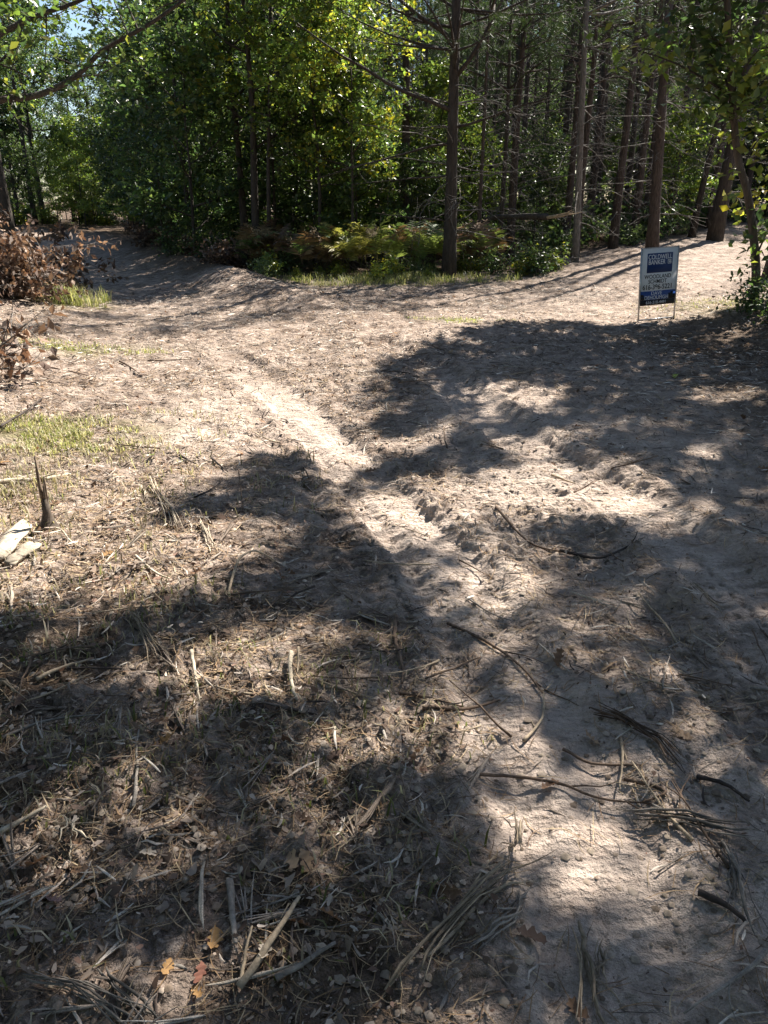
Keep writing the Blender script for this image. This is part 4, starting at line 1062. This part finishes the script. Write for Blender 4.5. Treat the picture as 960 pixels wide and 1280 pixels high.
for cn, c in LEAFCOL.items():
    for s_ in range(3):
        mb = MB(); V, F = oak_leaf(s_ * 7 + len(cn)); mb.add(V, F, np.array(c) * (.85 + .3 * rng.random((len(V), 1)))); LEAFM[cn, s_] = mb.mesh('dead_leaf', M['dead'], True)
def leaf_at(x, y, size, cn, label, group=None, tilt=.3, k=None):
    o = obj('dead_leaf', LEAFM[cn, random.randrange(3) if k is None else k]); o.location = (x, y, Hz(x, y) + .10 * size + .006)
    o.rotation_euler = (random.gauss(0, tilt), random.gauss(0, tilt), random.random() * 6.28); o.scale = (size,) * 3
    return tag(o, label, 'leaf', group)
for (px, py, size, cn, lab) in ((362, 1082, .085, 'tan', 'big curled tan oak leaf at the edge of the shade'), (382, 1085, .07, 'tan', 'broad tan leaf tucked beside the big curled oak leaf'), (268, 1178, .07, 'orange', 'orange lobed oak leaf lying left of a grey stick'),
        (210, 1212, .05, 'orange', 'dull orange leaf scrap below the orange oak leaf'), (250, 1218, .055, 'red', 'reddish brown leaf below the orange oak leaf'), (246, 1240, .045, 'orange', 'light brown curled leaf beside the reddish leaf'),
        (66, 1124, .075, 'purple', 'purplish grey oak leaf in the shaded foreground'), (187, 1076, .05, 'pale', 'small bright pale leaf in the sunny patch'), (740, 1200 - 280, .075, 'tan', 'tan leaf standing up in the shaded sand'), (852, 925, .07, 'tan', 'curled tan leaf caught in dry grass on the shaded sand'),
        (330, 1200, .06, 'pale', 'pale dry leaf curled beside a grey stick'), (375, 1165, .06, 'brown', 'brown rolled leaf by the pair of crossed sticks'), (208, 938, .07, 'orange', 'light orange leaf in the shade'), (135, 695, .06, 'orange', 'bright orange leaf beside the split sapling stump'), (5, 580, .09, 'orange', 'orange leaf at the verge above the pale stick'),
        (845, 470, .12, 'green', 'single fresh green leaf fallen on the shaded bank'), (190, 575, .07, 'green', 'pale green leaf on the sunny verge')):
    x, y = gp(px, py); leaf_at(x, y, size, cn, lab, tilt=.25)
nleaf = 0
for x, y in scatter([(1.0, 3, 16), (3, 5.5, 7), (5.5, 9, 2.2)], litter_w):
    nleaf += 1
    if nleaf > 230: break
    cn = random.choice(['brown', 'brown', 'tan', 'dark', 'dark', 'brown']); wh = spot(x, y)
    leaf_at(x, y, random.uniform(.045, .085), cn, 'small dull %s dead oak leaf %s' % ({'brown': 'brown', 'tan': 'tan', 'dark': 'blackish'}[cn], wh), cn + ' dead leaves ' + wh, .45)

# ------------------------------------------------------------------ sticks and splinters
STC = {'pale': (.56, .47, .35), 'tan': (.42, .33, .23), 'grey': (.30, .26, .22), 'brown': (.17, .115, .08), 'dark': (.065, .05, .042)}
def stick(pts, r, cn, label, lift=0.0, sides=7, forks=0, name='stick', taper=.45, cat='stick', group=None):
    """pts are places on the ground (photograph pixels turned into ground points)"""
    G = np.array([gp(*p) for p in pts]); c = G.mean(0)
    Q = smoothline(G, 5) if len(G) > 2 else np.linspace(G[0], G[1], 8)
    Q = Q + rng.normal(size=Q.shape) * r * .12
    z = H(Q[:, 0], Q[:, 1]); z = np.convolve(np.pad(z, 2, 'edge'), np.ones(5) / 5, 'valid'); zmax = np.linspace(z[0], z[-1], len(z)); z = np.maximum(z, zmax * .6 + z * .4) + r * .55
    if np.ndim(lift): z = z + np.interp(np.linspace(0, 1, len(z)), np.linspace(0, 1, len(lift)), lift)
    else: z = z + lift
    P = np.concatenate([Q, z[:, None]], 1); o0 = np.array([c[0], c[1], float(z.min())])
    o = thing(name, label, cat, o0, 0, group)
    m = MB(); m.tube(P - o0, np.linspace(r, r * taper, len(P)), sides, STC[cn], lump=.22); m.build('shaft', M['wood'], o, True)
    L = np.linalg.norm(P[-1] - P[0])
    for k in range(forks):
        s = along(P, np.array([.25 + .7 * rng.random()]))[0]; d = (P[-1] - P[0]) / L + rng.normal(size=3) * (.6, .6, .25)
        f = limb(s - o0, d, L * (.15 + .22 * rng.random()), 5, .0, .18)
        hz = H(f[:, 0] + o0[0], f[:, 1] + o0[1]) - o0[2]; f[:, 2] = np.maximum(f[:, 2], hz + .002)
        m = MB(); m.tube(f, np.linspace(r * .5, r * .15, 5), 5, STC[cn], cap=False); m.build('side_twig', M['wood'], o, True)
    return o
def frayed(pts, r, n, cn, label, spread=.03, lift=.01, w=.005, fray=1.0):
    """a torn stem: strands that run together and fan out at the ends"""
    G = np.array([gp(*p) for p in pts]); c = G.mean(0); Q = smoothline(G, 4) if len(G) > 2 else np.linspace(G[0], G[1], 8)
    t = np.linspace(0, 1, len(Q)); o0 = np.array([c[0], c[1], Hz(c[0], c[1])]); o = thing('splintered_stem', label, 'stick', o0)
    for k in range(n):
        a, b = sorted(rng.random(2)); a *= .3; b = .65 + .35 * b
        sel = np.clip(np.linspace(a, b, 9), 0, .999); P2 = along(np.concatenate([Q, np.zeros((len(Q), 1))], 1), sel)[:, :2]
        off = rng.normal(size=2) * spread; sp = (.25 + fray * (np.abs(sel - .35) ** 1.3) * 2.0)
        P2 = P2 + off[None] * sp[:, None] + np.cumsum(rng.normal(size=(9, 2)) * .0035, 0)
        z = H(P2[:, 0], P2[:, 1]); z = np.maximum(np.convolve(np.pad(z, 1, 'edge'), np.ones(3) / 3, 'valid'), z) + lift * rng.random() * 2 + abs(rng.normal()) * lift * sp + .002
        m = MB(); m.tube(np.concatenate([P2, z[:, None]], 1) - o0, np.concatenate([[w * .5], np.full(6, w), [w * .6, w * .15]]) * (.25 + .6 * rng.random() ** 1.5), 4, np.array(STC[cn]) * (.45 + .75 * rng.random()), lump=.5)
        m.build('splinter', M['wood'], o)
    return o
stick([(-30, 612), (20, 606), (60, 602), (88, 592)], .020, 'pale', 'pale bleached stick lying across the left verge', .01, forks=1)
stick([(2, 545), (28, 527), (55, 502)], .011, 'dark', 'black forked twig at the grass patch', [.06, .05, .02], forks=2)
stick([(18, 428), (60, 432)], .010, 'brown', 'brown twig by the curled brown leaves on the left verge', .01, forks=2)
stick([(60, 460), (112, 472)], .010, 'brown', 'short brown stick beside the grass patch', .008)
frayed([(190, 600), (200, 622), (215, 645), (220, 665)], .02, 9, 'pale', 'pale torn stem with a split top on the sunny verge', .03, .015, .006)
frayed([(177, 605), (184, 630)], .02, 4, 'pale', 'small pale splinter beside the torn stem with a split top', .02, .012, .005)
frayed([(252, 655), (265, 685), (272, 700)], .02, 5, 'pale', 'slim pale splintered stem below the torn stem', .02, .012, .006)
stick([(170, 698), (190, 715), (212, 724)], .007, 'pale', 'thin pale peg of wood on the sunny verge', .01)
stick([(285, 750), (300, 715), (320, 702), (345, 705)], .007, 'tan', 'curved tan root standing off the ground', [.0, .05, .05, .02])
stick([(364, 826), (363, 845), (366, 868), (372, 882)], .010, 'pale', 'pale broken stick poking up from the sunny sand', [.035, .03, .015, 0])
stick([(374, 828), (372, 850)], .005, 'tan', 'thin splinter beside the pale broken stick', [.07, .02])
stick([(240, 822), (245, 850), (250, 880)], .008, 'pale', 'pale peeled twig standing at the edge of the shade', [.03, .02, .0])
stick([(495, 770), (494, 800), (503, 835), (503, 858)], .010, 'brown', 'crooked brown root end in the sand', .012, forks=1)
stick([(528, 888), (575, 884), (625, 868)], .009, 'brown', 'straight brown stick beside the lit tread marks', .006)
stick([(500, 868), (560, 880), (580, 876)], .006, 'brown', 'thin brown twig crossing the straight brown stick', .006)
stick([(592, 968), (640, 968), (700, 980), (750, 998), (815, 1008)], .006, 'brown', 'long curved wiry twig below the lit tread marks', .008, forks=2)
stick([(655, 925), (678, 895), (680, 862)], .006, 'tan', 'short forked tan twig across the lit tread marks', .012, forks=1)
stick([(705, 930), (740, 952), (800, 962)], .006, 'brown', 'wiry brown twig at the edge of the lit sand', .008, forks=1)
frayed([(742, 892), (790, 918), (830, 945), (855, 970)], .02, 10, 'brown', 'brown torn bark strip on the shaded sand', .015, .014, .006)
stick([(780, 975), (830, 1000), (800, 1006)], .006, 'brown', 'hooked brown twig on the shaded sand', .008)
frayed([(785, 1020), (860, 1035), (950, 1056)], .02, 8, 'grey', 'long grey splintered branch on the shaded sand', .014, .014, .008)
stick([(870, 972), (905, 985), (935, 1005)], .008, 'dark', 'dark stick beside the long grey splintered branch', .01)
frayed([(900, 1050), (918, 1090), (925, 1130), (932, 1170)], .02, 7, 'grey', 'grey torn stem with loose strands near the long grey branch', .03, .012, .006)
stick([(870, 1125), (905, 1142), (930, 1160)], .010, 'dark', 'blunt dark stick beside the grey torn stem', .01)
frayed([(500, 1250), (545, 1180), (600, 1130), (640, 1100), (680, 1085)], .03, 9, 'tan', 'big frayed bundle of torn fibrous stem in the foreground', .04, .02, .006, 1.0)
frayed([(650, 1020), (645, 1060), (630, 1095)], .02, 6, 'tan', 'upright frayed strands at the head of the big frayed bundle', .02, .03, .005)
frayed([(725, 1160), (735, 1210), (742, 1290)], .02, 6, 'tan', 'split tan stem pointing away in the shaded foreground', .018, .012, .007)
frayed([(752, 1170), (742, 1230)], .02, 4, 'tan', 'pale splinter beside the split tan stem', .012, .012, .005)
stick([(300, 1240), (335, 1200), (375, 1138)], .010, 'tan', 'straight tan stick crossing dead leaves in the foreground', .025, forks=0)
stick([(288, 1108), (291, 1150), (296, 1190)], .011, 'grey', 'grey stick pointing away left of the tan stick', .012)
stick([(300, 1235), (308, 1200), (316, 1172)], .005, 'tan', 'thin pale twig between the grey stick and the tan stick', .02)
stick([(345, 1228), (385, 1212), (420, 1190)], .008, 'grey', 'slanting grey stick right of the tan stick', .015)
frayed([(28, 1222), (90, 1238), (150, 1270), (175, 1290)], .02, 7, 'grey', 'long grey split stem at the foreground corner', .016, .014, .007)
frayed([(125, 1222), (160, 1262), (190, 1290)], .02, 5, 'grey', 'broad grey splinter crossing the long grey split stem', .014, .012, .007)
stick([(-10, 1058), (25, 1044), (62, 1026)], .009, 'pale', 'pale straight stick in the shaded left foreground', .012)
frayed([(90, 1040), (93, 1062), (92, 1085)], .02, 5, 'pale', 'small pale forked splinter standing in the shade', .02, .03, .005)
frayed([(165, 775), (185, 805), (212, 838)], .02, 11, 'tan', 'sheaf of tan torn grass stems at the shade edge', .04, .02, .004)
stick([(48, 862), (85, 845), (118, 828)], .008, 'tan', 'tan stick lying in the dark left verge', .012, forks=1)
frayed([(-10, 856), (15, 872), (38, 892)], .02, 6, 'tan', 'torn tan stem half in shade on the left verge', .02, .015, .006)
stick([(5, 930), (60, 905), (120, 898)], .006, 'grey', 'thin grey twig in the shade of the left verge', .01, forks=2)
stick([(225, 575), (245, 582)], .009, 'dark', 'short dark twig at the rim of the sunny sand', .01)
stick([(150, 452), (174, 470)], .012, 'brown', 'short thick brown twig in the pale sand', .01)
stick([(265, 575), (285, 592)], .008, 'dark', 'dark twig end in the sun beside the track', .008)
stick([(185, 455), (235, 452)], .008, 'brown', 'brown twig lying level on the pale sand', .008)
stick([(300, 610), (304, 640)], .005, 'brown', 'thin upright weed stalk in the shade', [.12, .0])
frayed([(860, 740), (885, 752), (905, 770)], .02, 6, 'tan', 'curved tan grass strands on the shaded right sand', .025, .015, .004)
stick([(620, 640), (660, 680), (700, 690)], .008, 'brown', 'brown twig lying over the rut ridge', .01, forks=2)
stick([(700, 690), (750, 700), (800, 680)], .009, 'dark', 'dark branching twig in the shaded rut', .012, forks=3)
stick([(380, 585), (386, 605)], .007, 'dark', 'short dark twig sticking from the shaded track edge', [.0, .05])
stick([(560, 770), (640, 820), (680, 862)], .007, 'brown', 'thin brown twig reaching down to the lit tread marks', .008, forks=2)
stick([(690, 590), (720, 600)], .009, 'tan', 'short tan twig in the sunny rut', .01)
frayed([(660, 1110), (640, 1160), (590, 1200)], .02, 5, 'grey', 'loose grey strands below the big frayed bundle', .03, .012, .004)

# chunks of pale split wood by the split sapling stump
for pts, r_, lab in (([(-6, 702), (22, 662)], .045, 'big chunk of bleached split wood beside the split sapling stump'), ([(12, 712), (45, 690)], .032, 'smaller slab of bleached split wood below the big chunk')):
    G = np.array([gp(*q) for q in pts]); c = G.mean(0); o0 = np.array([c[0], c[1], Hz(*c)])
    o = thing('split_wood', lab, 'wood', o0)
    for k in range(4):
        f = rng.normal(size=2) * r_ * .5
        a = np.array([*(G[0] + f), 0]); b = np.array([*(G[1] + f + rng.normal(size=2) * .02), 0]); s = np.linspace(0, 1, 5)[:, None]; P = a * (1 - s) + b * s + rng.normal(size=(5, 3)) * .004
        P[:, 2] = H(P[:, 0], P[:, 1]) + r_ * .5 + abs(rng.normal()) * r_ * .5
        m = MB(); m.tube(P - o0, np.array([.7, 1, .95, 1, .6]) * r_ * rng.uniform(.5, 1.1), 6, np.array((.46, .39, .30)) * (.6 + .6 * rng.random()), lump=.6); m.build('splinter', M['wood'], o)
    o.scale = (1, 1, .6)
# weathered brown split sapling stump
x, y = gp(60, 663); z0 = Hz(x, y)
st = thing('sapling_stump', 'weathered brown split sapling stump with thin prongs on the left verge', 'stump', (x, y, z0))
m = MB(); m.tube(np.array([(0, 0, -.06), (0, 0, .0), (.003, 0, .05), (.006, 0, .10), (.010, 0, .18)]), [.10, .07, .034, .022, .020], 11, (.11, .085, .065), lump=.55); m.build('base', M['wood'], st)
for pp, r_ in (([(.006, 0, .16), (-.004, 0, .24), (-.004, .005, .32), (-.004, .01, .41)], .013), ([(.016, 0, .16), (.024, .0, .25), (.030, .0, .30)], .012), ([(.014, -.01, .1), (.02, -.01, .2), (.024, -.01, .27)], .010)):
    m = MB(); m.tube(np.array(pp), np.linspace(r_, r_ * .3, len(pp)), 6, np.array((.20, .145, .10)) * rng.uniform(.7, 1.2), lump=.6); m.build('prong', M['wood'], st)
stick([(45, 668), (75, 666), (88, 680), (108, 690)], .006, 'pale', 'thin pale bent twig lying in front of the split sapling stump', .015)

# ordinary twigs
TW = []
for k in range(8):
    m = MB(); L = 1.0; P = limb((-.5, 0, 0), (1, .1, 0), L, 7, 0, .12); P[:, 2] = np.abs(P[:, 2]) * .3 + .01
    c = np.array(STC[['brown', 'grey', 'tan', 'brown', 'dark', 'grey', 'tan', 'brown'][k]])
    m.tube(P, np.linspace(.018, .007, 7), 5, c, lump=.3)
    for q in range(k % 4):
        s = along(P, np.array([.2 + .7 * rng.random()]))[0]; m.tube(limb(s, (.7, rng.normal() * .6, .05), .3, 4, 0, .15), np.linspace(.010, .004, 4), 4, c, cap=False)
    TW.append(m.mesh('twig', M['wood'], True))
def w_tw(x, y, s, g, d): return np.clip(1 - .75 * s, .2, 1)
pts = scatter([(1.0, 3, 14), (3, 6, 6), (6, 11, 1.5)], w_tw); rng.shuffle(pts)
for x, y in pts[:260]:
    k = random.randrange(8); o = obj('twig', TW[k]); L = random.uniform(.10, .32) * (1 + .04 * y)
    a = random.random() * 6.28; hx, hy = math.cos(a) * L * .5, math.sin(a) * L * .5
    za, zb = Hz(x - hx, y - hy), Hz(x + hx, y + hy)
    o.location = (x, y, max((za + zb) / 2, Hz(x, y)) + .004); o.rotation_euler = (random.uniform(-.4, .4), -math.atan2(zb - za, L), a); o.scale = (L, L * random.uniform(.7, 1.2), L)
    lk = ['straight brown', 'grey once forked', 'tan twice forked', 'brown many forked', 'straight blackish', 'grey crooked', 'tan branching', 'brown bushy'][k]; wh = spot(x, y)
    tag(o, 'short %s twig lying %s' % (lk, wh), 'twig', lk + ' twigs ' + wh)

# pale splinters of shredded wood, big enough to pick out singly
SPL = []
for k in range(9):
    m = MB(); P = limb((-.5, 0, 0), (1, 0, 0), 1.0, 6, 0, .10); P[:, 2] = np.abs(P[:, 2]) * .25 + .01
    c = np.array([(.58, .50, .41), (.42, .34, .27), (.30, .24, .19), (.50, .43, .35), (.20, .155, .125), (.36, .30, .25), (.62, .55, .47), (.27, .21, .165), (.46, .38, .30)][k])
    rr = np.array([.006, .03, .036, .034, .026, .006]) * rng.uniform(.5, 1.3)
    m.tube(P, rr, 4, c, cap=False, lump=.5)
    for q in range(k % 3 + 1):
        m.tube(P * (1, 1, 1) + np.linspace(0, 1, 6)[:, None] ** 2 * np.array([0, rng.normal() * .14, .05 + .08 * rng.random()]) + (0, rng.normal() * .02, .01), rr * .5, 3, c * rng.uniform(.7, 1.2), cap=False, lump=.5)
    SPL.append(m.mesh('wood_splinter', M['wood']))
pts = scatter([(1.0, 2.6, 34), (2.6, 4.5, 14), (4.5, 8, 3.5)], lambda x, y, s, g, d: np.clip(1.05 - 1.3 * s, .06, 1)); rng.shuffle(pts); pts = pts[:280]
zz0 = H(pts[:, 0], pts[:, 1])
for (x, y), z in zip(pts, zz0):
    k = random.randrange(9); lk = ['pale cream', 'light tan', 'mid brown', 'cream forked', 'dark brown', 'grey tan forked', 'whitish', 'brown two stranded', 'tan many stranded'][k]; wh = spot(x, y)
    o = obj('wood_splinter', SPL[k]); L = random.uniform(.07, .22)
    o.location = (x, y, z + .006); o.rotation_euler = (random.uniform(-1, 1), random.gauss(0, .16), random.random() * 6.28); o.scale = (L, L * random.uniform(.6, 1.3), L * random.uniform(.6, 1.3))
    tag(o, '%s torn wood splinter %s' % (lk, wh), 'splinter', lk + ' splinters ' + wh)

# ------------------------------------------------------------------ the real estate sign
M['sign_white'] = plain_mat('sign_white', (.72, .73, .74), .5, wear=.10, scale=14)
M['sign_blue'] = plain_mat('sign_blue', (.012, .045, .16), .45, wear=.15)
M['sign_band'] = plain_mat('sign_band_blue', (.03, .075, .26), .45, wear=.15)
M['sign_black'] = plain_mat('sign_black', (.012, .012, .014), .5)
M['sign_photo'] = plain_mat('sign_skyline', (.05, .035, .05), .5, wear=.6, scale=60)
M['steel'] = plain_mat('steel', (.5, .51, .52), .35, .7, .5, .25, 40)
M['rust'] = plain_mat('rusty_foot', (.16, .09, .055), .8)
def text_mesh(body, size, mat, bold=0.0, sx=1.0):
    cu = bpy.data.curves.new('lettering', 'FONT'); cu.body = body; cu.align_x = 'CENTER'; cu.align_y = 'CENTER'; cu.size = size; cu.extrude = .0008; cu.offset = bold
    tmp = bpy.data.objects.new('tmp', cu); COL.objects.link(tmp)
    dg = bpy.context.evaluated_depsgraph_get(); me = bpy.data.meshes.new_from_object(tmp.evaluated_get(dg))
    bpy.data.objects.remove(tmp); bpy.data.curves.remove(cu); me.materials.clear(); me.materials.append(mat); me.name = 'lettering'
    return me
sx_, sy_ = gp(820, 401)
sg = thing('yard_sign', 'white and blue real estate yard sign on a steel frame beside the side track', 'sign', (sx_, sy_, Hz(sx_, sy_) - .01), R(-26))
sg.rotation_euler = (R(-3), R(-2.5), R(17))
W_, HT, Z0 = .60, .80, .245            # panel width, height and lower edge
def quad(name, x0, x1, z0, z1, y, mat, parent, th=.002):
    m = MB(); m.box((x0, y - th, z0), (x1, y, z1)); return m.build(name, M[mat], parent)
pn = MB(); pn.box((-W_ / 2, -.004, Z0), (W_ / 2, .004, Z0 + HT)); pn = pn.build('panel', M['sign_white'], sg)
def fz(f): return Z0 + HT * (1 - f)
def fx(f): return -W_ / 2 + W_ * f
quad('logo_box', fx(.15), fx(.86), fz(.425), fz(.085), -.0045, 'sign_blue', pn)
quad('name_band', fx(0.003), fx(.997), fz(.90), fz(.745), -.0045, 'sign_band', pn)
quad('number_band', fx(0.003), fx(.997), fz(.998), fz(.902), -.0045, 'sign_black', pn)
for a, b, c, d in ((.003, .10, .84, .80), (.003, .16, .90, .845), (.80, .88, .90, .80), (.86, .93, .90, .775), (.92, .997, .90, .82)):
    quad('skyline_silhouette', fx(a), fx(b), fz(c), fz(d), -.0069, 'sign_black', pn, .0006)
def letter(body, size, fcx, fcz, mat, y, bold=0.0, squeeze=1.0):
    o = obj('lettering', text_mesh(body, size, M[mat], bold), pn); o.location = (fx(fcx), y, fz(fcz)); o.rotation_euler = (R(90), 0, 0); o.scale = (squeeze, 1, 1); return o
letter('COLDWELL', .092, .505, .155, 'sign_white', -.0078, .0006, .82)
letter('BANKER', .092, .42, .245, 'sign_white', -.0078, .0006, .82)
lx, lz, q = fx(.775), fz(.245), .030
for (a, b, c, d) in ((-q, q, -q, -q + .008), (-q, q, q - .008, q), (-q, -q + .008, -q + .0085, q - .0085), (q - .008, q, -q + .0085, q - .0205)):
    quad('logo_frame', lx + a, lx + b, lz + c, lz + d, -.0071, 'sign_white', pn, .0012)
letter('*', .075, .785, .265, 'sign_white', -.0078, .0015)
letter('WOODLAND', .080, .47, .495, 'sign_black', -.0060, .0006, .92)
letter('SCHMIDT', .080, .47, .580, 'sign_black', -.0060, .0006, .92)
letter('616-396-5221', .098, .48, .680, 'sign_black', -.0060, .0010, .92)
letter('DAVE', .075, .46, .790, 'sign_white', -.0085, .0, 1.0)
letter('DEHOUMGH', .075, .46, .865, 'sign_white', -.0085, .0, .95)
letter('616-218-4491', .062, .46, .952, 'sign_white', -.0085, .0, 1.0)
for s in (-1, 1):
    m = MB(); x = s * (W_ / 2 + .008); m.box((x - .009, -.010, -.02), (x + .009, .010, Z0 + HT + .01)); lg_ = m.build('leg', M['steel'], sg)
    m = MB(); m.tube(np.array([(x, 0, .03), (x, 0, -.05), (x, 0, -.22)]), [.012, .012, .004], 6); m.build('foot', M['rust'], lg_)
m = MB(); m.box((-W_ / 2, -.009, .03), (W_ / 2, .009, .052)); m.build('crossbar', M['steel'], sg)
m = MB(); m.box((-W_ / 2, -.008, Z0 + HT + .001), (W_ / 2, .008, Z0 + HT + .012)); m.build('crossbar', M['steel'], sg)
